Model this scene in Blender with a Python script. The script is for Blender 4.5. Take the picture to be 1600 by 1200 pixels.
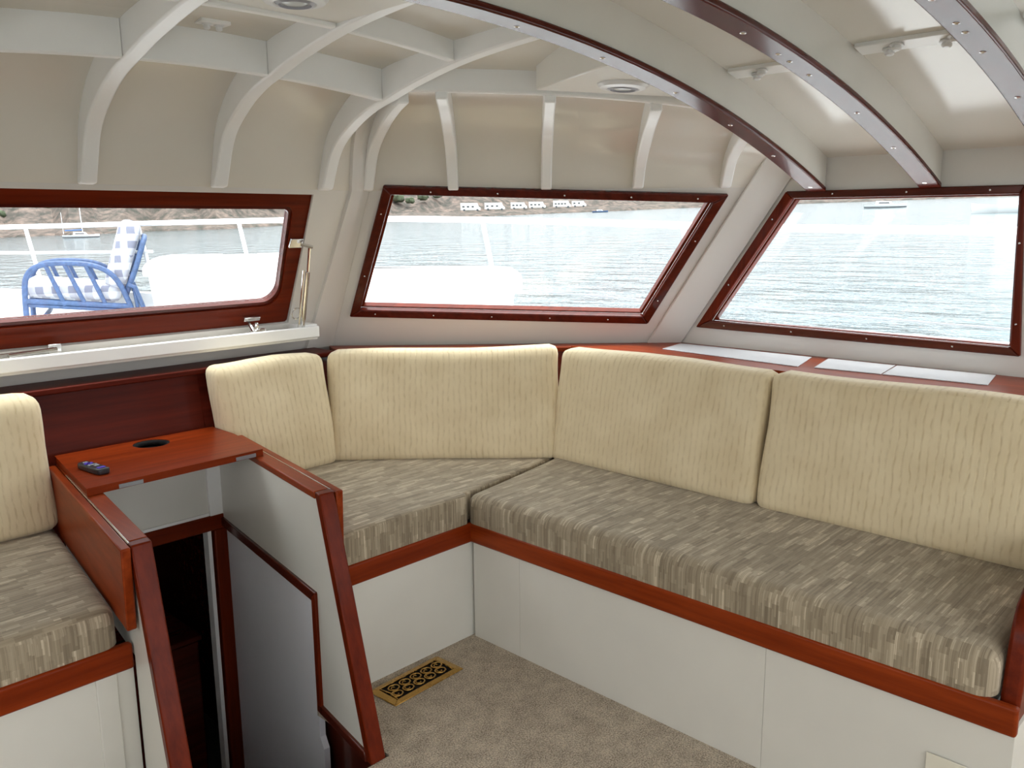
import bpy, bmesh, math, random
from mathutils import Vector, Matrix
from math import sin, cos, pi, radians, sqrt, atan2

S = bpy.context.scene
for o in list(bpy.data.objects):
    bpy.data.objects.remove(o)
COL = S.collection
random.seed(7)

# ------------------------------------------------------------------ camera
YAW, PITCH, ROLL, FPX = radians(44.03), radians(-10.665), radians(-0.55), 1326.0
EYE = Vector((0, 0, 1.435))
fw = Vector((cos(YAW) * cos(PITCH), sin(YAW) * cos(PITCH), sin(PITCH)))
rt = Vector((sin(YAW), -cos(YAW), 0))
up = rt.cross(fw)
r2 = rt * cos(ROLL) + up * sin(ROLL)
u2 = up * cos(ROLL) - rt * sin(ROLL)
cd = bpy.data.cameras.new('camera')
cd.sensor_width = 36
cd.lens = FPX / 1600 * 36
cd.clip_start = 0.02
cd.clip_end = 5000
cam = bpy.data.objects.new('camera', cd)
cam.matrix_world = Matrix((r2, u2, -fw)).transposed().to_4x4()
cam.location = EYE
COL.objects.link(cam)
S.camera = cam

# ------------------------------------------------------------------ sky
W = bpy.data.worlds.new('hazy_sky')
S.world = W
W.use_nodes = True
wn, wl = W.node_tree.nodes, W.node_tree.links
wn.clear()
wo = wn.new('ShaderNodeOutputWorld')
bg = wn.new('ShaderNodeBackground')
tc = wn.new('ShaderNodeTexCoord')
sep = wn.new('ShaderNodeSeparateXYZ')
ramp = wn.new('ShaderNodeValToRGB')
wl.new(tc.outputs['Generated'], sep.inputs[0])
wl.new(sep.outputs['Z'], ramp.inputs[0])
ramp.color_ramp.elements[0].position = 0.0
ramp.color_ramp.elements[0].color = (0.36, 0.372, 0.385, 1)      # overcast: dimmer at the horizon
ramp.color_ramp.elements[1].position = 1.0
ramp.color_ramp.elements[1].color = (0.96, 0.98, 1.0, 1)
wl.new(ramp.outputs[0], bg.inputs[0])
bg.inputs[1].default_value = 4.2
wl.new(bg.outputs[0], wo.inputs[0])

# hazy high sun over the stern quarter, very soft
sd = bpy.data.lights.new('sun', 'SUN')
sd.energy = 3.0
sd.angle = radians(25)
sd.color = (1.0, 0.97, 0.92)
sun = bpy.data.objects.new('sun', sd)
sun.rotation_euler = Vector((0.20, -0.06, 0.97)).to_track_quat('Z', 'Y').to_euler()
sun.location = (0, 0, 30)
COL.objects.link(sun)

S.view_settings.view_transform = 'Standard'
S.view_settings.look = 'None'
S.view_settings.gamma = 1
S.view_settings.use_curve_mapping = False
S.view_settings.exposure = 0.45

# ------------------------------------------------------------------ materials
MATS = {}


def _base(name, color, rough, spec=0.5, metal=0.0, coat=0.0, coat_rough=0.05):
    m = bpy.data.materials.new(name)
    m.use_nodes = True
    b = m.node_tree.nodes['Principled BSDF']
    b.inputs['Base Color'].default_value = (*color, 1)
    b.inputs['Roughness'].default_value = rough
    b.inputs['Specular IOR Level'].default_value = spec
    b.inputs['Metallic'].default_value = metal
    b.inputs['Coat Weight'].default_value = coat
    b.inputs['Coat Roughness'].default_value = coat_rough
    MATS[name] = m
    return m, b, m.node_tree.nodes, m.node_tree.links


def paint(name, color, rough=0.3, var=0.04, bump=0.0, scale=6.0, spec=0.5):
    m, b, n, l = _base(name, color, rough, spec)
    t = n.new('ShaderNodeTexCoord')
    no = n.new('ShaderNodeTexNoise')
    no.inputs['Scale'].default_value = scale
    no.inputs['Detail'].default_value = 4
    l.new(t.outputs['Object'], no.inputs['Vector'])
    r = n.new('ShaderNodeValToRGB')
    r.color_ramp.elements[0].position = 0.3
    r.color_ramp.elements[1].position = 0.7
    r.color_ramp.elements[0].color = (*[c * (1 - var) for c in color], 1)
    r.color_ramp.elements[1].color = (*[min(1, c * (1 + var)) for c in color], 1)
    l.new(no.outputs['Fac'], r.inputs[0])
    l.new(r.outputs[0], b.inputs['Base Color'])
    if bump:
        bp = n.new('ShaderNodeBump')
        bp.inputs['Strength'].default_value = bump
        bp.inputs['Distance'].default_value = 0.02
        l.new(no.outputs['Fac'], bp.inputs['Height'])
        l.new(bp.outputs[0], b.inputs['Normal'])
    return m


def wood(name, dark, light, axis, rough=0.34, coat=0.07):
    m, b, n, l = _base(name, light, rough, 0.10, 0, coat, 0.10)
    t = n.new('ShaderNodeTexCoord')
    mp = n.new('ShaderNodeMapping')
    sc = [26, 26, 26]
    sc['XYZ'.index(axis)] = 1.6
    mp.inputs['Scale'].default_value = sc
    l.new(t.outputs['Object'], mp.inputs[0])
    no = n.new('ShaderNodeTexNoise')
    no.inputs['Scale'].default_value = 1.4
    no.inputs['Detail'].default_value = 6
    no.inputs['Roughness'].default_value = 0.62
    l.new(mp.outputs[0], no.inputs['Vector'])
    r = n.new('ShaderNodeValToRGB')
    r.color_ramp.elements[0].position = 0.32
    r.color_ramp.elements[0].color = (*dark, 1)
    r.color_ramp.elements[1].position = 0.68
    r.color_ramp.elements[1].color = (*light, 1)
    l.new(no.outputs['Fac'], r.inputs[0])
    l.new(r.outputs[0], b.inputs['Base Color'])
    return m


def metal(name, color, rough=0.25):
    m, b, n, l = _base(name, color, rough, 0.5, 1.0)
    t = n.new('ShaderNodeTexCoord')
    no = n.new('ShaderNodeTexNoise')
    no.inputs['Scale'].default_value = 60
    l.new(t.outputs['Object'], no.inputs['Vector'])
    mr = n.new('ShaderNodeMapRange')
    mr.inputs['To Min'].default_value = rough * 0.7
    mr.inputs['To Max'].default_value = rough * 1.4
    l.new(no.outputs['Fac'], mr.inputs[0])
    l.new(mr.outputs[0], b.inputs['Roughness'])
    return m


def mth(n, l, op, a, b=None):
    x = n.new('ShaderNodeMath')
    x.operation = op
    for i, v in enumerate((a, b)):
        if v is None:
            continue
        if isinstance(v, (int, float)):
            x.inputs[i].default_value = v
        else:
            l.new(v, x.inputs[i])
    return x.outputs[0]


def strip_fabric(name):
    # woven cloth of short bars: U across the bars, V along them (metres)
    m, b, n, l = _base(name, (0.2, 0.16, 0.12), 0.75, 0.25)
    b.inputs['Sheen Weight'].default_value = 0.15
    uv = n.new('ShaderNodeUVMap')
    s = n.new('ShaderNodeSeparateXYZ')
    l.new(uv.outputs[0], s.inputs[0])

    def cells(du, dv, seed):
        row = mth(n, l, 'FLOOR', mth(n, l, 'DIVIDE', s.outputs[0], du))
        w1 = n.new('ShaderNodeTexWhiteNoise')
        w1.noise_dimensions = '2D'
        c1 = n.new('ShaderNodeCombineXYZ')
        l.new(row, c1.inputs[0])
        c1.inputs[1].default_value = seed
        l.new(c1.outputs[0], w1.inputs['Vector'])
        v = mth(n, l, 'FLOOR', mth(n, l, 'ADD', mth(n, l, 'DIVIDE', s.outputs[1], dv),
                                   mth(n, l, 'MULTIPLY', w1.outputs['Value'], 7.3)))
        w2 = n.new('ShaderNodeTexWhiteNoise')
        w2.noise_dimensions = '2D'
        c2 = n.new('ShaderNodeCombineXYZ')
        l.new(row, c2.inputs[0])
        l.new(v, c2.inputs[1])
        l.new(c2.outputs[0], w2.inputs['Vector'])
        return w2.outputs['Value']
    fine = cells(0.0055, 0.075, 3.1)
    mid = cells(0.019, 0.062, 9.7)
    thin = cells(0.0021, 0.12, 5.5)
    f = mth(n, l, 'ADD', mth(n, l, 'MULTIPLY', fine, 0.36),
            mth(n, l, 'ADD', mth(n, l, 'MULTIPLY', mid, 0.40), mth(n, l, 'MULTIPLY', thin, 0.24)))
    r = n.new('ShaderNodeValToRGB')
    e = r.color_ramp.elements
    e[0].position = 0.15
    e[0].color = (0.205, 0.162, 0.108, 1)
    e[1].position = 0.92
    e[1].color = (0.62, 0.53, 0.385, 1)
    k = e.new(0.55)
    k.color = (0.33, 0.27, 0.185, 1)
    k = e.new(0.74)
    k.color = (0.41, 0.34, 0.24, 1)
    l.new(f, r.inputs[0])
    l.new(r.outputs[0], b.inputs['Base Color'])
    bp = n.new('ShaderNodeBump')
    bp.inputs['Strength'].default_value = 0.25
    bp.inputs['Distance'].default_value = 0.003
    l.new(f, bp.inputs['Height'])
    l.new(bp.outputs[0], b.inputs['Normal'])
    return m


def cream_fabric(name):
    # pale velour with rows of short vertical ribs
    m, b, n, l = _base(name, (0.7, 0.6, 0.42), 0.85, 0.15)
    b.inputs['Sheen Weight'].default_value = 0.25
    uv = n.new('ShaderNodeUVMap')
    mp = n.new('ShaderNodeMapping')
    mp.inputs['Scale'].default_value = (75, 34, 1)
    l.new(uv.outputs[0], mp.inputs[0])
    no = n.new('ShaderNodeTexNoise')
    no.noise_dimensions = '2D'
    no.inputs['Scale'].default_value = 1.0
    no.inputs['Detail'].default_value = 2
    l.new(mp.outputs[0], no.inputs['Vector'])
    wv = n.new('ShaderNodeTexWave')
    wv.inputs['Scale'].default_value = 14.5
    wv.inputs['Distortion'].default_value = 2.6
    wv.inputs['Detail'].default_value = 2
    wv.inputs['Detail Scale'].default_value = 0.9
    l.new(uv.outputs[0], wv.inputs['Vector'])
    pw = mth(n, l, 'POWER', wv.outputs['Fac'], 3.5)
    mrk = n.new('ShaderNodeMapRange')
    mrk.inputs['From Min'].default_value = 0.30
    mrk.inputs['From Max'].default_value = 0.75
    l.new(no.outputs['Fac'], mrk.inputs[0])
    h = mth(n, l, 'MULTIPLY', pw, mrk.outputs[0])
    big = n.new('ShaderNodeTexNoise')
    big.noise_dimensions = '2D'
    big.inputs['Scale'].default_value = 7
    big.inputs['Detail'].default_value = 3
    l.new(uv.outputs[0], big.inputs['Vector'])
    f = mth(n, l, 'ADD', mth(n, l, 'MULTIPLY', h, 0.30), mth(n, l, 'MULTIPLY', big.outputs['Fac'], 0.5))
    r = n.new('ShaderNodeValToRGB')
    e = r.color_ramp.elements
    e[0].position = 0.15
    e[0].color = (0.80, 0.68, 0.455, 1)
    e[1].position = 0.62
    e[1].color = (0.625, 0.50, 0.30, 1)
    l.new(f, r.inputs[0])
    l.new(r.outputs[0], b.inputs['Base Color'])
    bp = n.new('ShaderNodeBump')
    bp.inputs['Strength'].default_value = 0.35
    bp.inputs['Distance'].default_value = 0.004
    bp.invert = True
    l.new(h, bp.inputs['Height'])
    l.new(bp.outputs[0], b.inputs['Normal'])
    return m


def carpet_mat(name):
    m, b, n, l = _base(name, (0.3, 0.24, 0.17), 0.95, 0.05)
    b.inputs['Sheen Weight'].default_value = 0.2
    t = n.new('ShaderNodeTexCoord')
    a = n.new('ShaderNodeTexNoise')
    a.inputs['Scale'].default_value = 230
    a.inputs['Detail'].default_value = 3
    c = n.new('ShaderNodeTexNoise')
    c.inputs['Scale'].default_value = 22
    c.inputs['Detail'].default_value = 4
    l.new(t.outputs['Object'], a.inputs['Vector'])
    l.new(t.outputs['Object'], c.inputs['Vector'])
    f = mth(n, l, 'ADD', mth(n, l, 'MULTIPLY', a.outputs['Fac'], 0.75), mth(n, l, 'MULTIPLY', c.outputs['Fac'], 0.25))
    r = n.new('ShaderNodeValToRGB')
    r.color_ramp.elements[0].position = 0.36
    r.color_ramp.elements[0].color = (0.25, 0.190, 0.130, 1)
    r.color_ramp.elements[1].position = 0.64
    r.color_ramp.elements[1].color = (0.80, 0.68, 0.52, 1)
    l.new(f, r.inputs[0])
    l.new(r.outputs[0], b.inputs['Base Color'])
    bp = n.new('ShaderNodeBump')
    bp.inputs['Strength'].default_value = 0.9
    bp.inputs['Distance'].default_value = 0.012
    l.new(a.outputs['Fac'], bp.inputs['Height'])
    l.new(bp.outputs[0], b.inputs['Normal'])
    return m


def glass_mat(name):
    m = bpy.data.materials.new(name)
    m.use_nodes = True
    n, l = m.node_tree.nodes, m.node_tree.links
    n.clear()
    o = n.new('ShaderNodeOutputMaterial')
    mx = n.new('ShaderNodeMixShader')
    tr = n.new('ShaderNodeBsdfTransparent')
    tr.inputs[0].default_value = (0.96, 0.98, 0.98, 1)
    gl = n.new('ShaderNodeBsdfGlossy')
    gl.inputs['Roughness'].default_value = 0.02
    # faint salt spray on the pane
    t = n.new('ShaderNodeTexCoord')
    no = n.new('ShaderNodeTexNoise')
    no.inputs['Scale'].default_value = 90
    l.new(t.outputs['Object'], no.inputs['Vector'])
    mr = n.new('ShaderNodeMapRange')
    mr.inputs['From Min'].default_value = 0.35
    mr.inputs['From Max'].default_value = 0.8
    mr.inputs['To Min'].default_value = 0.04
    mr.inputs['To Max'].default_value = 0.07
    l.new(no.outputs['Fac'], mr.inputs[0])
    l.new(mr.outputs[0], mx.inputs[0])
    l.new(tr.outputs[0], mx.inputs[1])
    l.new(gl.outputs[0], mx.inputs[2])
    l.new(mx.outputs[0], o.inputs[0])
    MATS[name] = m
    return m


def water_mat(name):
    m, b, n, l = _base(name, (0.035, 0.075, 0.09), 0.10, 0.5)
    t = n.new('ShaderNodeTexCoord')
    mp = n.new('ShaderNodeMapping')
    mp.inputs['Rotation'].default_value = (0, 0, radians(40))
    mp.inputs['Scale'].default_value = (1.0, 0.45, 1)
    l.new(t.outputs['Object'], mp.inputs[0])
    a = n.new('ShaderNodeTexNoise')
    a.inputs['Scale'].default_value = 0.75
    a.inputs['Detail'].default_value = 5
    a.inputs['Roughness'].default_value = 0.55
    l.new(mp.outputs[0], a.inputs['Vector'])
    bp = n.new('ShaderNodeBump')
    bp.inputs['Strength'].default_value = 0.8
    bp.inputs['Distance'].default_value = 0.45
    l.new(a.outputs['Fac'], bp.inputs['Height'])
    l.new(bp.outputs[0], b.inputs['Normal'])
    return m


def plaid_mat(name):
    m, b, n, l = _base(name, (0.8, 0.8, 0.8), 0.8, 0.1)
    uv = n.new('ShaderNodeUVMap')
    s = n.new('ShaderNodeSeparateXYZ')
    l.new(uv.outputs[0], s.inputs[0])

    def band(o):
        fr = mth(n, l, 'FRACT', mth(n, l, 'DIVIDE', o, 0.11))
        return mth(n, l, 'GREATER_THAN', fr, 0.5)
    f = mth(n, l, 'MULTIPLY', mth(n, l, 'ADD', band(s.outputs[0]), band(s.outputs[1])), 0.5)
    r = n.new('ShaderNodeValToRGB')
    r.color_ramp.elements[0].color = (0.62, 0.63, 0.66, 1)
    r.color_ramp.elements[1].color = (0.20, 0.21, 0.27, 1)
    l.new(f, r.inputs[0])
    l.new(r.outputs[0], b.inputs['Base Color'])
    return m


def hill_mat(name):
    m, b, n, l = _base(name, (0.3, 0.2, 0.13), 0.95, 0.1)
    t = n.new('ShaderNodeTexCoord')
    a = n.new('ShaderNodeTexNoise')
    a.inputs['Scale'].default_value = 0.30
    a.inputs['Detail'].default_value = 8
    a.inputs['Roughness'].default_value = 0.7
    l.new(t.outputs['Object'], a.inputs['Vector'])
    r = n.new('ShaderNodeValToRGB')
    e = r.color_ramp.elements
    e[0].position = 0.36
    e[0].color = (0.045, 0.048, 0.04, 1)
    e[1].position = 0.70
    e[1].color = (0.20, 0.15, 0.125, 1)
    k = e.new(0.46)
    k.color = (0.075, 0.066, 0.058, 1)
    k = e.new(0.56)
    k.color = (0.13, 0.103, 0.088, 1)
    l.new(a.outputs['Fac'], r.inputs[0])
    l.new(r.outputs[0], b.inputs['Base Color'])
    return m


CEIL = paint('ceiling_gloss', (0.76, 0.72, 0.64), 0.16, 0.02, 0.02, 3)
COVE = paint('cove_paint', (0.75, 0.725, 0.68), 0.24, 0.02, 0.02, 3)
WHITE = paint('white_paint', (0.80, 0.775, 0.71), 0.28, 0.02)
TRIMW = paint('white_trim', (0.92, 0.915, 0.89), 0.28, 0.02)
PANELW = paint('panel_white', (0.72, 0.70, 0.635), 0.30, 0.02)
GREYP = paint('grey_laminate', (0.90, 0.905, 0.95), 0.35, 0.02)
DARK = paint('recess_shade', (0.012, 0.011, 0.011), 0.8, 0.2, spec=0.1)  # near-black colour standing in for shade inside openings
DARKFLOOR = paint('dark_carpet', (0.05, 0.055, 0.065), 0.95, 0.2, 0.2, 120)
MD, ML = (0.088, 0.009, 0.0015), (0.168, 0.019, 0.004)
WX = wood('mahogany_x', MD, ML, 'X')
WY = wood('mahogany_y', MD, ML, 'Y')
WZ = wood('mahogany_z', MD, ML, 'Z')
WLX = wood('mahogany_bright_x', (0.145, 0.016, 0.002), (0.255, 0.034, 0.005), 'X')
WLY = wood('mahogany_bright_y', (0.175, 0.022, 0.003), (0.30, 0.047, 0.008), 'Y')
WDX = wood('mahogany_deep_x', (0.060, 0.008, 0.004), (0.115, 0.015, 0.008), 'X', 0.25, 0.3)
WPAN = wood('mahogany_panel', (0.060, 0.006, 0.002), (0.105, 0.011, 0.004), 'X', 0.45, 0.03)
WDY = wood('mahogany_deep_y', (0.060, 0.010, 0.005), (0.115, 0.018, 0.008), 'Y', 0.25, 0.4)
STRIP = strip_fabric('bar_weave_fabric')
CREAM = cream_fabric('cream_rib_fabric')
CARPET = carpet_mat('tan_carpet')
GLASS = glass_mat('window_glass')
CHROME = metal('chrome', (0.75, 0.74, 0.72), 0.18)
BRASS = metal('brass', (0.50, 0.30, 0.085), 0.25)
ACRYL = paint('white_acrylic', (0.74, 0.76, 0.80), 0.22, 0.01)
BLACKP = paint('black_plastic', (0.018, 0.018, 0.022), 0.35, 0.1)
PURPLE = paint('purple_key', (0.10, 0.06, 0.50), 0.4, 0.05)
GREYKEY = paint('grey_key', (0.35, 0.35, 0.38), 0.4, 0.05)
IVORY = paint('ivory_plastic', (0.76, 0.72, 0.60), 0.35, 0.01)
LENS = paint('frosted_lens', (0.62, 0.66, 0.66), 0.12, 0.02)
PLAST = paint('white_plastic', (0.80, 0.80, 0.79), 0.3, 0.01)
GEL = paint('gelcoat', (0.82, 0.83, 0.83), 0.3, 0.02)
DECKM = paint('deck_paint', (0.78, 0.79, 0.80), 0.55, 0.03)
STEEL = paint('rail_white', (0.85, 0.86, 0.87), 0.25, 0.02)
WIRE = metal('wire_rope', (0.30, 0.31, 0.33), 0.4)
BLUE = paint('blue_rattan', (0.040, 0.082, 0.185), 0.5, 0.25, 0.1, 40)
PLAID = plaid_mat('plaid_cloth')
WATER = water_mat('water')
HILL = hill_mat('hillside')
BUSH = paint('bush_green', (0.07, 0.09, 0.05), 0.95, 0.4, 0.3, 2)
VANW = paint('van_white', (0.75, 0.74, 0.72), 0.4, 0.03)
VGLASS = paint('dark_window', (0.06, 0.07, 0.08), 0.2, 0.1)
BLUEC = paint('blue_canvas', (0.05, 0.13, 0.30), 0.7, 0.1)


# ------------------------------------------------------------------ mesh helpers
def V(*a):
    return Vector(a)


def bbox_base(vs):
    xs = [v[0] for v in vs]; ys = [v[1] for v in vs]; zs = [v[2] for v in vs]
    return Vector(((min(xs) + max(xs)) / 2, (min(ys) + max(ys)) / 2, min(zs)))


def wloc(o):
    p = Vector((0, 0, 0))
    while o is not None:
        p = p + o.location
        o = o.parent
    return p


class MB:
    """collects faces in world coordinates; build() links ONE mesh object with its origin at its base"""

    def __init__(s):
        s.v = []
        s.f = []

    def add(s, vs, fs):
        b = len(s.v)
        s.v += [Vector(v) for v in vs]
        s.f += [tuple(i + b for i in f) for f in fs]
        return s

    def slab(s, pts, vec):
        pts = [Vector(p) for p in pts]
        vec = Vector(vec)
        n = len(pts)
        fs = [tuple(range(n))[::-1], tuple(range(n, 2 * n))]
        for i in range(n):
            j = (i + 1) % n
            fs.append((i, j, n + j, n + i))
        return s.add(pts + [p + vec for p in pts], fs)

    def box(s, x0, x1, y0, y1, z0, z1):
        return s.slab([(x0, y0, z0), (x1, y0, z0), (x1, y1, z0), (x0, y1, z0)], (0, 0, z1 - z0))

    def tube(s, path, r, seg=8, closed=False, cap=True):
        path = [Vector(p) for p in path]
        n = len(path)
        rr = r if isinstance(r, (list, tuple)) else [r] * n
        vs, fs = [], []
        prev = None
        for i, p in enumerate(path):
            if closed:
                t = path[(i + 1) % n] - path[i - 1]
            else:
                t = path[min(i + 1, n - 1)] - path[max(i - 1, 0)]
            t.normalize()
            if prev is None:
                a = t.cross(Vector((0, 0, 1)))
                if a.length < 0.05:
                    a = t.cross(Vector((1, 0, 0)))
            else:
                a = prev - t * prev.dot(t)
            a.normalize()
            prev = a
            b = t.cross(a)
            for k in range(seg):
                an = 2 * pi * k / seg
                vs.append(p + (a * cos(an) + b * sin(an)) * rr[i])
        m = n if closed else n - 1
        for i in range(m):
            for k in range(seg):
                k2 = (k + 1) % seg
                i2 = (i + 1) % n
                fs.append((i * seg + k, i * seg + k2, i2 * seg + k2, i2 * seg + k))
        if not closed and cap:
            fs.append(tuple(range(seg))[::-1])
            fs.append(tuple((n - 1) * seg + k for k in range(seg)))
        return s.add(vs, fs)

    def lathe(s, prof, origin, axis=(0, 0, 1), seg=20):
        ax = Vector(axis).normalized()
        a = ax.cross(Vector((0, 1, 0)))
        if a.length < 0.1:
            a = ax.cross(Vector((1, 0, 0)))
        a.normalize()
        b = ax.cross(a)
        o = Vector(origin)
        vs, fs = [], []
        for (r, h) in prof:
            for k in range(seg):
                an = 2 * pi * k / seg
                vs.append(o + ax * h + (a * cos(an) + b * sin(an)) * r)
        for i in range(len(prof) - 1):
            for k in range(seg):
                k2 = (k + 1) % seg
                fs.append((i * seg + k, i * seg + k2, (i + 1) * seg + k2, (i + 1) * seg + k))
        fs.append(tuple(range(seg))[::-1])
        fs.append(tuple((len(prof) - 1) * seg + k for k in range(seg)))
        return s.add(vs, fs)

    def grid(s, rows, closed=False):
        n = len(rows[0])
        vs = [p for r in rows for p in r]
        fs = []
        for i in range(len(rows) - 1):
            for k in range(n - 1):
                fs.append((i * n + k, i * n + k + 1, (i + 1) * n + k + 1, (i + 1) * n + k))
        return s.add(vs, fs)

    def build(s, name, mat, parent=None, bevel=0.0, smooth=False, seg=2, uv=None):
        base = bbox_base(s.v)
        par = wloc(parent) if parent is not None else Vector((0, 0, 0))
        me = bpy.data.meshes.new(name)
        me.from_pydata([v - base for v in s.v], [], s.f)
        bm = bmesh.new()
        bm.from_mesh(me)
        bmesh.ops.recalc_face_normals(bm, faces=bm.faces)
        bm.to_mesh(me)
        bm.free()
        me.materials.append(mat)
        o = bpy.data.objects.new(name, me)
        o.location = base - par
        COL.objects.link(o)
        if parent is not None:
            o.parent = parent
        if bevel:
            md = o.modifiers.new('bevel', 'BEVEL')
            md.width = bevel
            md.segments = seg
            md.limit_method = 'ANGLE'
            md.angle_limit = radians(35)
            md.harden_normals = False
        if smooth or bevel:
            for p in me.polygons:
                p.use_smooth = True
            if not smooth or smooth == 'auto':
                me.set_sharp_from_angle(angle=radians(32))
        if uv:
            lay = me.uv_layers.new(name='UVMap')
            for p in me.polygons:
                for li in p.loop_indices:
                    lay.data[li].uv = uv(me.vertices[me.loops[li].vertex_index].co + base, p.normal)
        return o


def empty(name, loc):
    o = bpy.data.objects.new(name, None)
    o.location = loc
    o.empty_display_size = 0.1
    COL.objects.link(o)
    return o


def tag(o, label, cat, group=None):
    o['label'] = label
    o['category'] = cat
    if group:
        o['group'] = group
    return o


def struct(o):
    o['kind'] = 'structure'
    return o


def copy_tree(o, delta=None, parent=None):
    c = o.copy()
    COL.objects.link(c)
    c.parent = parent
    if delta is not None:
        c.location = o.location + Vector(delta)
    for ch in list(o.children):
        copy_tree(ch, None, c)
    return c


# ------------------------------------------------------------------ room geometry
# X runs athwartships to starboard, Y runs forward to the bow, Z up from the cabin sole
SHELF = 0.93
XR = 3.12                      # starboard wall
XP = -0.92                     # port wall
YA = -1.45                     # unseen aft bulkhead, left open to let light in
ZT = 1.565                     # top of the flat part of the raked front


def yfront(z):
    return (3.14 - 0.512 * z) / 0.859


NF = Vector((0, 0.859, 0.512)).normalized()
NM = Vector((0.657, 0.62, 0.429)).normalized()
MDIST = 3.6895


def midline(z):                # plan line n.p = d of the angled facet at height z
    k = sqrt(0.657 ** 2 + 0.62 ** 2)
    return (0.657 / k, 0.62 / k, (MDIST - 0.429 * z) / k)


def corner_fm(z):
    a, b, d = midline(z)
    y = yfront(z)
    return Vector(((d - b * y) / a, y, z))


def corner_mr(z):
    a, b, d = midline(z)
    return Vector((XR, (d - a * XR) / b, z))


def on_front(x, z):
    return Vector((x, yfront(z), z))


def on_mid(t, z):              # t: 0 at front corner, 1 at starboard corner
    return corner_fm(z).lerp(corner_mr(z), t)


def mid_xz(x, z):
    a, b, d = midline(z)
    return Vector((x, (d - a * x) / b, z))


def ring_wall(name, outer, inner, vec, mat):
    m = MB()
    for i in range(4):
        j = (i + 1) % 4
        m.slab([outer[i], outer[j], inner[j], inner[i]], vec)
    return struct(m.build(name, mat))


OUT_F = NF * 0.05
OUT_M = NM * 0.05
ZB = 0.90
# front wall with its opening
F_IN = [on_front(0.28, 1.05), on_front(1.834, 1.05), on_front(1.79, 1.548), on_front(0.28, 1.548)]
wall_front = ring_wall('wall_front', [on_front(XP, ZB), corner_fm(ZB), corner_fm(ZT), on_front(XP, ZT)], F_IN, OUT_F, COVE)
M_OUT = [mid_xz(2.105, 1.063), mid_xz(2.985, 1.02), mid_xz(2.985, 1.543), mid_xz(2.062, 1.588)]
M_IN = [mid_xz(2.128, 1.094), mid_xz(2.957, 1.055), mid_xz(2.957, 1.514), mid_xz(2.092, 1.556)]
M_HOLE = [a.lerp(b, 0.75) for a, b in zip(M_OUT, M_IN)]
M_HOLE[2].z = min(M_HOLE[2].z, 1.54)
wall_mid = ring_wall('wall_corner', [corner_fm(ZB), corner_mr(ZB), corner_mr(ZT), corner_fm(ZT)], M_HOLE, OUT_M, COVE)
R_OUT = [V(XR, 1.919, 1.0), V(XR, 0.706, 0.996), V(XR, 0.742, 1.543), V(XR, 1.543, 1.548)]
R_IN = [V(XR, 1.853, 1.033), V(XR, 0.737, 1.024), V(XR, 0.752, 1.514), V(XR, 1.518, 1.52)]
R_HOLE = [a.lerp(b, 0.75) for a, b in zip(R_OUT, R_IN)]
wall_right = ring_wall('wall_right', [corner_mr(ZB), V(XR, 0.60, ZB), V(XR, 0.60, 1.72), corner_mr(1.72)], R_HOLE, (0.05, 0, 0), COVE)
ring_wall('wall_right', [V(XR, 0.60, ZB), V(XR, YA, ZB), V(XR, YA, 1.72), V(XR, 0.60, 1.72)],
          [V(XR, 0.48, 1.0), V(XR, YA + .1, 1.0), V(XR, YA + .1, 1.548), V(XR, 0.48, 1.548)], (0.05, 0, 0), COVE)
ring_wall('wall_left', [V(XP, yfront(ZB), ZB), V(XP, YA, ZB), V(XP, YA, 1.72), V(XP, yfront(1.72) - .2, 1.72)],
          [V(XP, 1.9, 0.92), V(XP, YA + .1, 0.92), V(XP, YA + .1, 1.62), V(XP, 1.9, 1.62)], (-0.05, 0, 0), COVE)  # unseen port opening, enlarged to brighten the right cushions
# closed lower walls behind the seats
m = MB()
m.box(XP - .05, XP, YA, 3.12, -0.1, ZB)
struct(m.build('wall_left', PANELW))
m = MB()
m.box(XR, XR + .05, YA, 2.0, -0.1, ZB)
struct(m.build('wall_right', PANELW))
m = MB()
m.box(XP, 0.62, 3.12, 3.17, -0.1, ZB + .05)
m.box(1.60, 2.1, 3.12, 3.17, -0.1, ZB + .05)
m.box(0.62, 1.60, 3.12, 3.17, 0.41, ZB + .05)
struct(m.build('wall_front', PANELW))
a0, a1 = corner_fm(ZB), corner_mr(ZB)
m = MB()
m.slab([V(a0.x, a0.y, -0.1), V(a1.x, a1.y, -0.1), V(a1.x, a1.y, ZB + .03), V(a0.x, a0.y, ZB + .03)], (0.035, 0.035, 0))
struct(m.build('wall_corner', PANELW))

# aft bulkhead: unseen; low sill and wide opening shaped to light the cabin
m = MB()
m.box(XP, XR, YA - .05, YA, 0.0, 0.48)
m.box(XP, XP + .12, YA - .05, YA, 0.35, 1.9)
m.box(XR - .12, XR, YA - .05, YA, 0.35, 1.75)
struct(m.build('wall_back', PANELW))


# ---- ceiling: camber across, cove down to the raked front
def camber(x):
    return 0.0966 * (x - 1.2) ** 2


UNDER = [(0.0, 1.566), (.033, 1.633), (.07, 1.70), (.125, 1.752), (.222, 1.806), (.32, 1.848), (.415, 1.873), (.54, 1.905), (.74, 1.942), (.97, 1.965), (1.32, 1.985)]
OUTER = [(-0.02, 1.55), (0.0, 1.566), (.028, 1.65), (.05, 1.72), (.09, 1.79), (.16, 1.86), (.25, 1.915), (.36, 1.953), (.47, 1.98), (.74, 2.01), (1.32, 2.03)]


def lin(tab, u):
    if u <= tab[0][0]:
        return tab[0][1]
    for (a, za), (b, zb) in zip(tab, tab[1:]):
        if u <= b:
            return za + (zb - za) * (u - a) / (b - a)
    return tab[-1][1]


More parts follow.
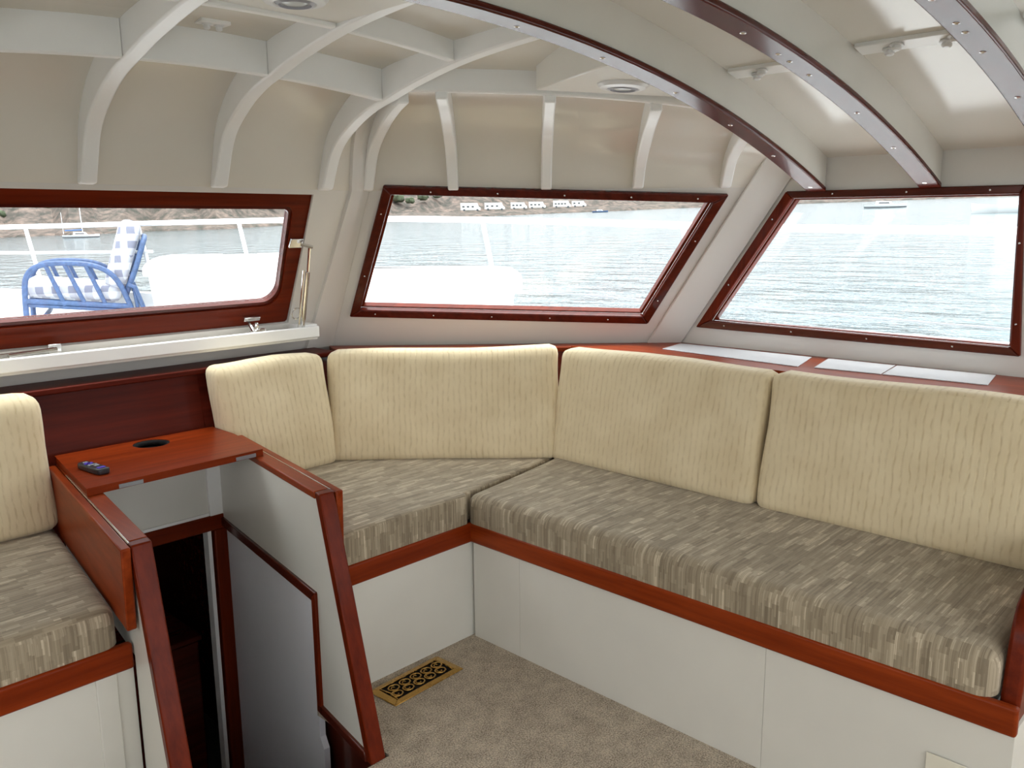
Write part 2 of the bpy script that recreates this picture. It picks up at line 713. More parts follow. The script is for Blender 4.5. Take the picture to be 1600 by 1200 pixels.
def smooth_tab(tab, n=4):
    # Catmull-Rom through the table
    out = []
    for i in range(len(tab) - 1):
        p0 = tab[max(i - 1, 0)]; p1 = tab[i]; p2 = tab[i + 1]; p3 = tab[min(i + 2, len(tab) - 1)]
        for k in range(n):
            t = k / n
            out.append(tuple(0.5 * ((2 * p1[c]) + (-p0[c] + p2[c]) * t + (2 * p0[c] - 5 * p1[c] + 4 * p2[c] - p3[c]) * t * t
                                    + (-p0[c] + 3 * p1[c] - 3 * p2[c] + p3[c]) * t ** 3) for c in (0, 1)))
    out.append(tab[-1])
    return out


UNDER_S = smooth_tab(UNDER)
OUTER_S = smooth_tab(OUTER)


def drop(x):                                # how far the cove's upper edge falls towards the side
    if x <= 1.8:
        return camber(x)
    t = min(1.0, (x - 1.8) / 0.84)
    return 0.0348 + 0.035 * t + 0.066 * t ** 3


def dz(x, z):
    return z - drop(x) * max(0, min(1, (z - 1.565) / 0.31))


YF0 = yfront(ZT)                            # foot of the cove on the front
MA, MBn, MD0 = midline(ZT)                  # foot of the cove on the angled facet
YB1 = 1.42                                  # first capped beam


def uval(x, y):
    return min(YF0 - y, MD0 - (MA * x + MBn * y))


def zc(x, y):                               # ceiling skin
    u = uval(x, y)
    return dz(x, lin(OUTER_S, u))


cm = MB()
# loft of the cove: front facet then the angled facet
rowsF, rowsM = [], []
for (u, z) in [t for t in OUTER_S if t[0] <= 0.47]:
    yf = YF0 - u
    d = MD0 - u
    xc = (d - MBn * yf) / MA
    rowsF.append([V(x, yf, dz(x, z)) for x in [XP + (xc - XP) * i / 14 for i in range(15)]])
    xe = (d - MBn * YB1) / MA
    if xe > XR:
        e = V(XR, (d - MA * XR) / MBn, z)
    else:
        e = V(xe, YB1, z)
    r = []
    for i in range(11):
        p = V(xc, yf, z).lerp(e, i / 10)
        p.z = dz(p.x, z)
        r.append(p)
    rowsM.append(r)
cm.grid(rowsF)
cm.grid(rowsM)
lastF, lastM = rowsF[-1], rowsM[-1]
edge = lastF + lastM[1:]
rows = [edge]
for k in range(1, 7):
    rows.append([V(p.x, p.y + (YB1 - p.y) * k / 6, zc(p.x, p.y + (YB1 - p.y) * k / 6)) if k < 6 else V(p.x, YB1, 2.02 - camber(p.x)) for p in edge])
cm.grid(rows)
# aft of the first beam
xs = [XP + (XR - XP) * i / 40 for i in range(41)]
cm.grid([[V(x, y, 2.02 - camber(x)) for x in xs] for y in [YB1, 1.0, .6, .2, -.3, -.8, YA - .2]])
ceiling = struct(cm.build('ceiling', CEIL, smooth='auto'))
# ---- white ribs running down the cove of the front
RW = 0.047


def rib_poly(mapf, u0=0.0, u1=1.3, foot=0.034, depth=1.0):
    un = [t for t in UNDER_S if u0 <= t[0] <= u1]
    ou = [t for t in OUTER_S if u0 <= t[0] <= u1]
    low = []
    for (u, z) in un:
        low.append((u, z))
    pts = [mapf(low[0][0] + 0.004, low[0][1] - 0.004)]
    pts += [mapf(u + foot * max(0, 1 - u / .25), z - 0.0) for (u, z) in low]
    pts += [mapf(u - .004, z + .004) for (u, z) in reversed(ou)]
    return pts


def front_rib(x, u1):
    pts = rib_poly(lambda u, z: V(x, YF0 - u, dz(x, z)), 0.0, u1)
    return MB().slab(pts, (RW, 0, 0)).build('roof_rib', TRIMW, ceiling, bevel=0.006)


for x in (0.118, 0.545, 0.967, 1.385, 1.800):
    front_rib(x, 1.26)

NH = Vector((MA, MBn, 0))
TH = Vector((MBn, -MA, 0))


def mid_rib(foot_xy, u1=0.43, w=RW, D=None):
    f = Vector((foot_xy[0], foot_xy[1], 0))
    f = f + NH * (MD0 - f.dot(NH))
    D = -NH if D is None else Vector((D[0], D[1], 0))

    def mp(u, z):
        p = f + D * u
        return V(p.x, p.y, dz(p.x, z))
    pts = rib_poly(mp, 0.0, u1)
    return MB().slab(pts, TH * w).build('roof_rib', TRIMW, ceiling, bevel=0.005)


mid_rib((2.005, 2.74), 0.42, 0.04, (-.33, -1.0))
for fx, fy in ((2.235, 2.49), (2.482, 2.235), (2.725, 1.985), (2.955, 1.745)):
    mid_rib((fx, fy), 0.45 if fx < 2.9 else 0.30, 0.040)

# ---- blocking between the ribs (each length its own piece)
def blocking(x0, x1, y, t=0.03, lift=0.0):
    n = 6
    lo, hi = [], []
    for i in range(n + 1):
        x = x0 + (x1 - x0) * i / n
        u = YF0 - y
        lo.append(V(x, y, dz(x, lin(UNDER_S, u)) + lift))
        hi.append(V(x, y, dz(x, lin(OUTER_S, u)) + 0.01))
    return MB().slab(lo + hi[::-1], (0, t, 0)).build('blocking', TRIMW, ceiling, bevel=0.004)


rx = (0.118, 0.545, 0.967, 1.385, 1.800)
for a, b in zip(rx, rx[1:]):
    blocking(a + RW, b, 2.315)
    blocking(a + RW, b, 1.965, 0.028, 0.004)
# header that carries the angled facet's ribs
lo, hi = [], []
for i in range(13):
    t = i / 12
    p = V(1.80 + RW * .4, 2.295, 0).lerp(V(2.64, 1.405, 0), t)
    u = 0.42
    zl = (1.868 - 0.035 * t - 0.066 * t ** 3)
    lo.append(V(p.x, p.y, zl))
    hi.append(V(p.x, p.y, zc(p.x, p.y) + .01 if t < .98 else zc(p.x, 1.46) + .005))
MB().slab(lo + hi[::-1], NH * 0.034).build('header_beam', TRIMW, ceiling, bevel=0.005)
# lowered corner panel that carries the recessed light
m = MB()
pa, pb, pc = V(2.115, 1.925, 1.858), V(1.895, 1.44, 1.853), V(2.615, 1.44, 1.80)
pc.z = 1.822
m.add([pa, pb, pc, V(pa.x, pa.y, 1.97), V(pb.x, pb.y, 1.99), V(pc.x, pc.y, 1.90)],
      [(0, 1, 2), (3, 5, 4), (0, 3, 4, 1), (1, 4, 5, 2), (2, 5, 3, 0)])
m.build('corner_light_panel', WHITE, ceiling, bevel=0.004)
# flat lowered panel between two ribs
m = MB()
m.box(0.967 + RW, 1.385, 1.455, 1.967, 1.957, 1.975)
m.build('light_panel', WHITE, ceiling)


# ---- capped roof beams
def beam_under(x):
    return 1.89 - camber(x)


def screw_mb(p, n, r=0.0075):
    return MB().lathe([(r, -0.001), (r, .0012), (r * .55, .0022), (r * .3, .0006)], p, n, 10)


def roof_beam(y0, joints=()):
    n = 44
    x0, x1 = XP, XR - 0.002
    X = [x0 + (x1 - x0) * i / n for i in range(n + 1)]
    lo = [V(x, y0 - 0.026, beam_under(x) + .016) for x in X]
    hi = [V(x, y0 - 0.026, 2.025 - camber(x)) for x in X]
    b = MB().slab(lo + hi[::-1], (0, 0.052, 0)).build('roof_beam', WHITE, ceiling, bevel=0.003)
    xe = XR - 0.018
    X = [x0 + (xe - x0) * i / n for i in range(n + 1)]
    lo = [V(x, y0 - 0.036, beam_under(x)) for x in X]
    hi = [V(x, y0 - 0.036, beam_under(x) + .018) for x in X]
    MB().slab(lo + hi[::-1], (0, 0.072, 0)).build('beam_cap', WDX, b, bevel=0.005, seg=3)
    sx = [3.055, 2.76, 2.47, 2.16, 1.82, 1.50, 1.20, 0.9] + [j - .03 for j in joints] + [j + .03 for j in joints]
    for x in sx:
        sl = -2 * 0.0966 * (x - 1.2)
        nn = Vector((sl, 0, -1)).normalized()
        screw_mb(V(x, y0 + .004, beam_under(x)), nn).build('screw', CHROME, b, smooth='auto')
    return b


roof_beam(1.420)
roof_beam(1.022, (2.02,))
roof_beam(0.620, (2.0,))


# ---- bolted backing strips on the ceiling
def bolt_mb(p, n, r=.012):
    return MB().lathe([(r * 1.5, 0), (r * 1.5, .003), (r, .004), (r, .012), (r * .6, .015)], p, n, 10)


def backing(y0, y1, x):
    sl = -2 * 0.0966 * (x - 1.2)
    nn = Vector((sl, 0, -1)).normalized()
    m = MB()
    pts = []
    for dx in (-.028, .028):
        pts.append(V(x + dx, y0, 2.02 - camber(x + dx) - .012))
    for dx in (.028, -.028):
        pts.append(V(x + dx, y1, 2.02 - camber(x + dx) - .012))
    b = m.slab(pts, -nn * .02 + nn * .008).build('backing_strip', TRIMW, ceiling, bevel=0.002)
    L = y1 - y0
    for f in (.30, .72):
        for dx, dy in ((-.012, -.012), (.012, .014)):
            xx = x + dx
            bolt_mb(V(xx, y0 + L * f + dy, 2.02 - camber(xx) - .014), nn).build('bolt', PLAST, b, smooth='auto')


backing(1.055, 1.385, 2.40)
backing(0.655, 0.988, 2.36)
backing(0.28, 0.588, 2.33)
# small bolt plate between two ribs
m = MB()
m.box(1.15, 1.235, 2.24, 2.285, 1.972, 1.986)
b = m.build('backing_strip', TRIMW, ceiling, bevel=.002)
for x in (1.175, 1.21):
    bolt_mb(V(x, 2.262, 1.972), (0, 0, -1), .009).build('bolt', PLAST, b, smooth='auto')

# ---- corner posts of the raked glass
def post(name, pts0, pts1, vec):
    (a0, b0), (a1, b1) = pts0, pts1
    return MB().slab([a0, b0, b1, a1], vec).build(name, COVE, wall_mid, bevel=.004)


z0 = SHELF
rows = []
path = [(corner_fm(z0 + (ZT - z0) * k / 6)) for k in range(7)]
for (u, z) in [t for t in OUTER_S if 0.004 < t[0] < 0.30]:
    yf = YF0 - u
    xc = (MD0 - u - MBn * yf) / MA
    path.append(V(xc, yf, dz(xc, z)))
for k, c in enumerate(path):
    w_ = .135 - .05 * min(1, max(0, (c.z - z0) / (ZT - z0)))
    t_ = .013
    rows.append([c + V(-w_, .004, 0), c + V(-w_ + .004, -t_, -.004), c + V(-.006, -t_, -.004), c + V(.004, -.006, -.004), c + V(.004, .004, 0)])
MB().grid(rows).build('corner_post', COVE, wall_mid, smooth='auto')
c0, c1 = corner_mr(z0), corner_mr(1.70)
b0 = mid_xz(c0.x - .10, z0); b1 = mid_xz(c1.x - .10, 1.70)
MB().slab([b0, c0 + V(0.0, 0, 0), c1 + V(0.0, 0, 0), b1], -NM * .016).build('corner_post', COVE, wall_mid, bevel=.004)


# ------------------------------------------------------------------ fixed windows
def fixed_window(name, out, inn, nrm, mat_h, mat_v):
    c = sum(out, Vector()) / 4
    e = struct(empty(name, V(c.x, c.y, min(p.z for p in out))))
    for i in range(4):
        j = (i + 1) % 4
        MB().slab([out[i] + nrm * .012, out[j] + nrm * .012, inn[j] + nrm * .012, inn[i] + nrm * .012], -nrm * 0.030).build(
            'frame_rail', mat_h if i % 2 == 0 else mat_v, e, bevel=.005, seg=3)
        mid0, mid1 = out[i].lerp(inn[i], .5), out[j].lerp(inn[j], .5)
        L = (mid1 - mid0).length
        k = max(2, round(L / .27))
        for q in range(k):
            p = mid0.lerp(mid1, (q + .35) / k)
            screw_mb(p - nrm * .018, -nrm, .0032).build('screw', CHROME, e)
    # pale reveal between the trim and the pane
    for i in range(4):
        j = (i + 1) % 4
        A, B = inn[i], inn[j]
        MB().slab([A + nrm * .010, B + nrm * .010, B.lerp(c, .018) + nrm * .012, A.lerp(c, .018) + nrm * .012], nrm * .030).build('reveal', WX, e)
    MB().slab([p + nrm * .032 for p in inn], nrm * .006).build('pane', GLASS, e)
    return e


fixed_window('window_2', M_OUT, M_IN, NM, WDX, WDY)
fixed_window('window_3', R_OUT, R_IN, Vector((1, 0, 0)), WDY, WZ)

# ------------------------------------------------------------------ opening front window
w1 = struct(empty('window_1', on_front(1.05, 1.03)))


def fr(x, z, off=0.0):
    return on_front(x, z) + NF * off


# rounded glass outline (x, z)
def round_rect(x0, x1, z0, z1, r, n=7, slant=0.0):
    out = []
    for cx, cz, a in ((x1 - r, z0 + r, -90), (x1 - r, z1 - r, 0), (x0 + r, z1 - r, 90), (x0 + r, z0 + r, 180)):
        for k in range(n + 1):
            an = radians(a + 90 * k / n)
            x, z = cx + r * cos(an), cz + r * sin(an)
            if x > (x0 + x1) / 2:
                x -= slant * (z - z0)
            out.append((x, z))
    return out


def rrect2(x0, x1, z0, z1, rb, rtp, n=8, slant=.1):
    out = []
    for cx, cz, a, r in ((x1, z0, -90, rb), (x1, z1, 0, rtp), (x0, z1, 90, rtp), (x0, z0, 180, rb)):
        ccx = cx - r if cx == x1 else cx + r
        ccz = cz + r if cz == z0 else cz - r
        for k in range(n + 1):
            an = radians(a + 90 * k / n)
            x, z = ccx + r * cos(an), ccz + r * sin(an)
            if cx == x1:
                x -= slant * (z - z0)
            out.append((x, z))
    return out


gl = rrect2(0.36, 1.765, 1.137, 1.487, 0.065, 0.02, slant=.14)
glo = rrect2(0.345, 1.780, 1.122, 1.500, 0.075, 0.028, slant=.14)
sash_o = rrect2(0.285, 1.830, 1.052, 1.546, 0.012, 0.006, slant=.075)
n = len(gl)


def ring(o, i, d0, d1):
    m = MB()
    k = len(o)
    vs = [fr(x, z, d0) for x, z in o] + [fr(x, z, d0) for x, z in i] + [fr(x, z, d1) for x, z in o] + [fr(x, z, d1) for x, z in i]
    fs = []
    for a in range(k):
        b = (a + 1) % k
        fs += [(a, b, k + b, k + a), (2 * k + a, 3 * k + a, 3 * k + b, 2 * k + b), (a, 2 * k + a, 2 * k + b, b), (k + a, k + b, 3 * k + b, 3 * k + a)]
    return m.add(vs, fs)


ring(sash_o, glo, 0.010, 0.045).build('sash', WX, w1, smooth='auto')
ring(glo, gl, 0.018, 0.045).build('glazing_bead', WDX, w1, smooth='auto')
MB().slab([fr(x, z, .034) for x, z in gl], NF * .006).build('pane', GLASS, w1)
# drip tray under the window
YT = 2.945
MB().box(0.05, 1.925, YT, YT + .02, 0.992, 1.037).build('tray_lip', TRIMW, w1, bevel=.004)
MB().box(0.05, 1.925, YT + .018, 3.075, 0.982, 0.996).build('tray_floor', COVE, w1)
MB().slab([V(1.84, YT + .015, .99), V(1.925, YT + .015, .99), V(1.925, YT + .015, 1.045), V(1.84, YT + .015, 1.045)], (0, .10, 0)).build('tray_end', TRIMW, w1, bevel=.003)
# telescoping stay
p0 = fr(1.795, 1.372, -.008)
p1 = V(1.862, 2.975, 1.015)
st = MB().tube([p0 + V(.02, -.015, -.01), p0.lerp(p1, .35) + V(.015, -.012, 0)], .0055, 8)
st.tube([p0.lerp(p1, .30) + V(.016, -.012, 0), p1], .009, 10)
st.tube([p0.lerp(p1, .28) + V(-.004, -.014, 0), p1 + V(-.02, -.004, .0)], .004, 8)
st.build('window_stay', CHROME, w1, smooth='auto')
MB().slab([fr(1.745, 1.355, .008), fr(1.80, 1.355, .008), fr(1.80, 1.388, .008), fr(1.745, 1.388, .008)], -NF * .010).build('stay_bracket', CHROME, w1, bevel=.002)
MB().tube([p0 + V(-.01, -.004, 0), p0 + V(.03, -.02, -.012)], .007, 8).build('stay_pivot', CHROME, w1, smooth='auto')
rc = V(1.835, 2.965, 1.093)
MB().tube([rc + V(cos(a) * .022, -.006 * sin(a), sin(a) * .022) for a in [2 * pi * k / 18 for k in range(18)]], .0032, 6, closed=True).build('pull_ring', CHROME, w1, smooth='auto')
MB().slab([V(1.85, 3.0, .998), V(1.90, 3.0, .998), V(1.90, 3.0, 1.012), V(1.85, 3.0, 1.012)], (0, -.04, 0)).build('stay_foot', CHROME, w1, bevel=.002)
# wing nut latch
lc = fr(1.655, 1.062, -.02)
MB().slab([fr(1.628, 1.078, .008), fr(1.695, 1.078, .008), fr(1.695, 1.092, .008), fr(1.628, 1.092, .008)], -NF * .016).build('latch_plate', CHROME, w1, bevel=.002)
MB().tube([lc + V(0, .02, .02), lc + V(0.0, -.025, -.02)], .008, 8).build('latch_bolt', CHROME, w1, smooth='auto')
m = MB()
q = lc + V(0, -.028, -.018)
for dx, dz in ((-.03, -.006), (.032, .004), (0.004, .03)):
    m.tube([q, q + V(dx * .8, -.004, dz * .8), q + V(dx * 1.25, -.004, dz * 1.25)], [.006, .011, .008], 8)
m.build('wing_nut', CHROME, w1, smooth='auto')
# second stay folded into the tray
MB().tube([V(0.55, 2.985, 1.040), V(0.90, 2.985, 1.046)], .006, 8).build('window_stay', CHROME, w1, smooth='auto')
MB().tube([V(0.80, 2.975, 1.040), V(0.945, 2.985, 1.046)], .008, 8).build('stay_pivot', CHROME, w1, smooth='auto')
MB().slab([V(.925, 3.0, .998), V(.965, 3.0, .998), V(.965, 3.0, 1.062), V(.925, 3.0, 1.062)], (0, .01, 0)).build('stay_bracket', CHROME, w1, bevel=.002)

# ------------------------------------------------------------------ floor and well
fl = MB()
fl.box(XP, 0.70, YA, 2.07, -.03, 0)
fl.box(0.70, 1.275, YA, 1.715, -.03, 0)
fl.box(1.275, 2.0, YA, 2.07, -.03, 0)
fl.box(2.0, XR, YA, .36, -.03, 0)
floor = struct(fl.build('floor', CARPET))

SH1, SH2 = 0.145, 0.165        # plan skew of the companionway sides


def P1(y, z, dx=0):
    return V(0.738 + SH1 * (y - 1.96) + dx, y, z)


def P2(y, z, dx=0):
    return V(1.258 + SH2 * (y - 1.97) + dx, y, z)


# lower stair well
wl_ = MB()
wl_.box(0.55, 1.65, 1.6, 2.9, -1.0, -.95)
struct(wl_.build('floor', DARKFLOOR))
m = MB()
m.box(0.62, 1.35, 1.69, 1.715, -.95, -.03)
struct(m.build('wall_well', WX))
# forward cabin seen through the low doorway
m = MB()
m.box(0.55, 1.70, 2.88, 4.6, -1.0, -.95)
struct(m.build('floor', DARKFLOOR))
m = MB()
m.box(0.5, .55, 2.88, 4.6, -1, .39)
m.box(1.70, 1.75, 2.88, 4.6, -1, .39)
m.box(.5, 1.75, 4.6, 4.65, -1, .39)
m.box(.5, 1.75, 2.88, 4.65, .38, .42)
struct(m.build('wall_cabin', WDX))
m = MB()
m.box(0.66, 0.70, 1.69, 2.9, -1, -.03)
struct(m.build('wall_well', GREYP))


# ------------------------------------------------------------------ companionway sides with drop leaves
def side(name, P, t, leafdx, label, inner_sign):
    root = empty(name, P(1.9, 0.0))
    tag(root, label, 'partition')
    rk = 0.355
    yf_ = lambda z: 1.965 - rk * (0.70 - z)
    # white panel
    pts = [P(yf_(.68) + .02, .68), P(2.845, .68), P(2.845, .385), P(2.045, .385), P(2.045, .02), P(yf_(.02) + .02, .02)]
    MB().slab(pts, (t, 0, 0)).build('white_panel', PANELW, root)
    # raked front post
    a, b = yf_(.70), yf_(0.0)
    MB().slab([P(a - .004, .70, -.004), P(a + .030, .70, -.004), P(b + .030, 0, -.004), P(b - .004, 0, -.004)], (t + .008, 0, 0)).build('front_post', WZ, root, bevel=.004)
    # top cap
    MB().slab([P(a + .0305, .678, -.004), P(2.845, .678, -.004), P(2.845, .700, -.004), P(a + .0305, .700, -.004)], (t + .008, 0, 0)).build('top_cap', WLY, root, bevel=.004)
    # stepped mahogany edge below the panel
    sx = -.010 if inner_sign < 0 else t - .004
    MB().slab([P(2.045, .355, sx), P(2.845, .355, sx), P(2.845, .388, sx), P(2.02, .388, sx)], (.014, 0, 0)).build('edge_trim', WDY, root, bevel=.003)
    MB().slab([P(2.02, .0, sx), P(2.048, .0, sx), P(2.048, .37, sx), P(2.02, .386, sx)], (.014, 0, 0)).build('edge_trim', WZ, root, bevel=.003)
    MB().slab([P(yf_(0) + .02, .0, sx), P(2.045, .0, sx), P(2.045, .028, sx), P(yf_(0) + .03, .028, sx)], (.014, 0, 0)).build('edge_trim', WDY, root, bevel=.003)
    # drop leaf folded down on the seat side, on a piano hinge
    lf = MB().slab([P(a - .0, .49, leafdx), P(2.845, .49, leafdx), P(2.845, .699, leafdx), P(a - .012, .699, leafdx)], (.024, 0, 0)).build('drop_leaf', WLY, root, bevel=.004)
    hx = leafdx + .028 if leafdx < 0 else leafdx - .004
    MB().tube([P(a + .02, .698, hx), P(2.70, .698, hx)], .0028, 6).build('piano_hinge', CHROME, lf)
    return root


left_side = side('companionway_partition', P1, .042, -.030, 'white companionway partition beside the remote, with drop leaf on its left', 1)
right_side = side('companionway_partition', P2, .042, .048, 'white companionway partition next to the brass floor vent, mahogany edged', -1)
# grey lower board inside the well, beneath the right partition
g = MB()
pts = [P2(2.075, .354, .008), P2(2.832, .354, .008), P2(2.832, -.93, .008), P2(2.05, -.93, .008), P2(2.05, -.14, .008), P2(2.075, -.11, .008)]
brd = g.slab(pts, (.02, 0, 0)).build('hatch_board', GREYP)
tag(brd, 'tall grey board standing in the stair well below the right partition', 'board')
m = MB()
m.slab([P2(1.70, -.035, .052), P2(2.88, -.035, .052), P2(2.88, -.95, .052), P2(1.70, -.95, .052)], (.02, 0, 0))
m.slab([P2(2.03, .36, .052), P2(2.88, .36, .052), P2(2.88, -.02, .052), P2(2.03, -.02, .052)], (.02, 0, 0))
struct(m.build('wall_well', WDY))

# back of the companionway: white panel, mahogany door head and jambs
door = struct(empty('door_1', V(1.12, 2.86, -.9)))
MB().box(.872, 1.425, 2.850, 2.872, .405, .70).build('back_panel', GREYP if False else PANELW, door)
MB().box(1.352, 1.425, 2.838, 2.852, .40, .70).build('corner_batten', TRIMW, door, bevel=.003)
MB().box(.872, 1.350, 2.843, 2.852, .40, .412).build('bottom_batten', TRIMW, door)
MB().box(.874, 1.41, 2.835, 2.875, .345, .402).build('door_head', WX, door, bevel=.006)
MB().box(1.362, 1.412, 2.835, 2.875, -.95, .346).build('door_jamb', WZ, door, bevel=.004)
MB().box(.874, .91, 2.835, 2.875, -.95, .346).build('door_jamb', WZ, door, bevel=.004)
MB().box(1.338, 1.352, 2.842, 2.880, -.95, .345).build('door_stop', TRIMW, door)
# fitted cabinet in the dark cabin
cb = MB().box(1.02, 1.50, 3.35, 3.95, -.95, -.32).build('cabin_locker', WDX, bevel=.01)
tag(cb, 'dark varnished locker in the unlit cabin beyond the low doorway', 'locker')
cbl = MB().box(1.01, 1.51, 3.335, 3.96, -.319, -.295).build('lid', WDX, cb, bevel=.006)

# ------------------------------------------------------------------ drop-leaf table top
tb = MB()
hole_c, hr = (1.146, 2.796), 0.058
outl = [(0.806, 2.43), (1.362, 2.45), (1.402, 2.715), (1.402, 2.872), (0.868, 2.872)]
# top with a round hole: ring of quads from the hole to the outline
N = 40
ring_pts, out_pts = [], []
for k in range(N):
    a = 2 * pi * k / N
    d = Vector((cos(a), sin(a)))
    ring_pts.append(Vector(hole_c) + d * hr)
    best = None
    for i in range(len(outl)):
        p, q = Vector(outl[i]), Vector(outl[(i + 1) % len(outl)])
        e = q - p
        den = d.x * e.y - d.y * e.x
        if abs(den) < 1e-9:
            continue
        w = p - Vector(hole_c)
        t = (w.x * e.y - w.y * e.x) / den
        s = (w.x * d.y - w.y * d.x) / den
        if t > 0 and -1e-6 <= s <= 1 + 1e-6 and (best is None or t < best):
            best = t
    out_pts.append(Vector(hole_c) + d * best)
# snap nearest outline samples to the corners
for c in outl:
    k = min(range(N), key=lambda i: (out_pts[i] - Vector(c)).length)
    out_pts[k] = Vector(c)
vs = []
for z in (.7005, .7225):
    vs += [V(p.x, p.y, z) for p in ring_pts] + [V(p.x, p.y, z) for p in out_pts]
fs = []
for k in range(N):
    j = (k + 1) % N
    fs += [(k, j, N + j, N + k), (2 * N + k, 3 * N + k, 3 * N + j, 2 * N + j), (k, 2 * N + k, 2 * N + j, j), (N + k, N + j, 3 * N + j, 3 * N + k)]
tb.add(vs, fs)
table = tb.build('table_top', WLX, smooth='auto')
tag(table, 'varnished mahogany table top with a round hole, spanning the companionway', 'table')
for x in (0.93, 1.30):
    y = 2.43 + (x - .806) * .036
    MB().box(x - .035, x + .035, y - .002, y + .012, .7015, .714).build('latch_strike', WIRE, table, bevel=.001)
MB().tube([V(hole_c[0] + cos(a) * .0562, hole_c[1] + sin(a) * .0562, .711) for a in [2 * pi * k / 28 for k in range(28)]], .0113, 6, closed=True).build('hole_shade_liner', DARK, table, smooth=True)  # added liner, coloured near-black as the shade on the hole's wall
MB().lathe([(.062, .680), (.064, .690), (.064, .7004)], (hole_c[0], hole_c[1], 0), (0, 0, 1), 24).build('hole_shade_cup', DARK, table, smooth='auto')  # near-black bottom, shade of the hole put into its colour

# remote control lying on the table
rm = empty('remote_control', V(0.888, 2.60, .7228))
tag(rm, 'small black remote control with purple keys on the mahogany table', 'remote')
ax = Vector((-.03, .21, 0)).normalized()
bx = Vector((ax.y, -ax.x, 0))
c0 = V(0.888, 2.60, .7228)


def rpt(a, b, z):
    return c0 + ax * a + bx * b + V(0, 0, z)


sec = []
m = MB()
prof = [(-.066, .012), (-.060, .0185), (-.03, .0205), (.03, .019), (.058, .0175), (.066, .012)]
lo = [rpt(a, b, 0.0) for a, b in [(x, w) for x, w in prof] + [(x, -w) for x, w in reversed(prof)]]
m.slab(lo, (0, 0, .018))
shell = m.build('shell', BLACKP, rm, bevel=.006, seg=3)
for a, b, w, h, mt in ((.045, 0, .006, .004, GREYKEY), (.026, 0, .012, .005, PURPLE), (.026, 0, .005, .012, PURPLE), (.004, -.01, .004, .003, GREYKEY),
                       (.004, .0, .004, .003, GREYKEY), (.004, .01, .004, .003, GREYKEY), (-.012, 0.004, .007, .005, GREYKEY), (-.045, 0, .011, .006, PURPLE)):
    MB().slab([rpt(a - h, b - w, .0175), rpt(a + h, b - w, .0175), rpt(a + h, b + w, .0175), rpt(a - h, b + w, .0175)], (0, 0, .0022)).build('key', mt, shell)

# ------------------------------------------------------------------ settee bases
YFAS, XFAS = 2.045, 1.903
# right-hand L-shaped settee
sb = empty('settee_base', V(2.1, 1.5, 0))
tag(sb, 'long white L-shaped settee base with mahogany fascia along the carpet', 'bench')
for a, b in ((1.8256, 2.045), (.9448, 1.8246), (.372, .9438)):
    MB().box(XFAS + .012, XFAS + .03, a, b, 0, .36).build('base_panel', PANELW, sb)
MB().box(1.30, XFAS + .028, YFAS + .012, YFAS + .03, 0, .36).build('base_panel', PANELW, sb)
MB().box(XFAS, XFAS + .022, .368, YFAS + .021, .352, .42).build('fascia', WLY, sb, bevel=.007, seg=3)
MB().box(1.365, XFAS + .006, YFAS, YFAS + .022, .352, .42).build('fascia', WLX, sb, bevel=.007, seg=3)
# seat boards
MB().slab([V(1.93, .43, .375), V(2.56, .43, .375), V(2.56, 2.20, .375), V(1.94, 2.85, .375), V(1.45, 2.85, .375), V(1.36, 2.07, .375), V(1.925, 2.07, .375)], (0, 0, .022)).build('seat_board', PANELW, sb)
# end wall of the settee
MB().box(1.93, 3.0, .372, .39, 0, .36).build('end_panel', PANELW, sb)
# mahogany seat backs
DZ = (.925 - .43)
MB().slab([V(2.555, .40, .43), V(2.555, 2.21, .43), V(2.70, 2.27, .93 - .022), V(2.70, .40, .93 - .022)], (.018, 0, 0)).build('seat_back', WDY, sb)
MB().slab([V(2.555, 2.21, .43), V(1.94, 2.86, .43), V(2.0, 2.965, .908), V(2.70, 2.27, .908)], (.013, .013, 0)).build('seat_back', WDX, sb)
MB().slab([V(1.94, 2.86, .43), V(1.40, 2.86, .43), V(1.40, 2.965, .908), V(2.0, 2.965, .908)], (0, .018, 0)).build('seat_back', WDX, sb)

# left-hand settee
sl = empty('settee_base', V(0.2, 2.3, 0))
tag(sl, 'white settee base with mahogany fascia left of the companionway', 'bench')
MB().box(XP + .01, .748, YFAS + .012, YFAS + .03, 0, .36).build('base_panel', PANELW, sl)
MB().box(.655, .705, YFAS + .006, YFAS + .013, 0, .352).build('corner_batten', PANELW, sl, bevel=.002)
MB().box(XP + .01, .748, YFAS, YFAS + .022, .352, .42).build('fascia', WLX, sl, bevel=.007, seg=3)
MB().slab([V(XP + .01, 2.07, .375), V(.700, 2.07, .375), V(.80, 2.86, .375), V(XP + .01, 2.86, .375)], (0, 0, .022)).build('seat_board', PANELW, sl)

# mahogany back panel behind the table and left settee
bp_ = empty('back_panelling', V(.6, 2.9, .43))
tag(bp_, 'dark mahogany back panel between the cushions behind the table', 'panelling')
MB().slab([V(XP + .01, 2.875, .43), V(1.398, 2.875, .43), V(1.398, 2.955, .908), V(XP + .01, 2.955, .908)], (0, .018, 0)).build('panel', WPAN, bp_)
MB().box(XP + .01, 1.99, 2.935, 3.095, .908, .928).build('ledge', WPAN, bp_, bevel=.004)

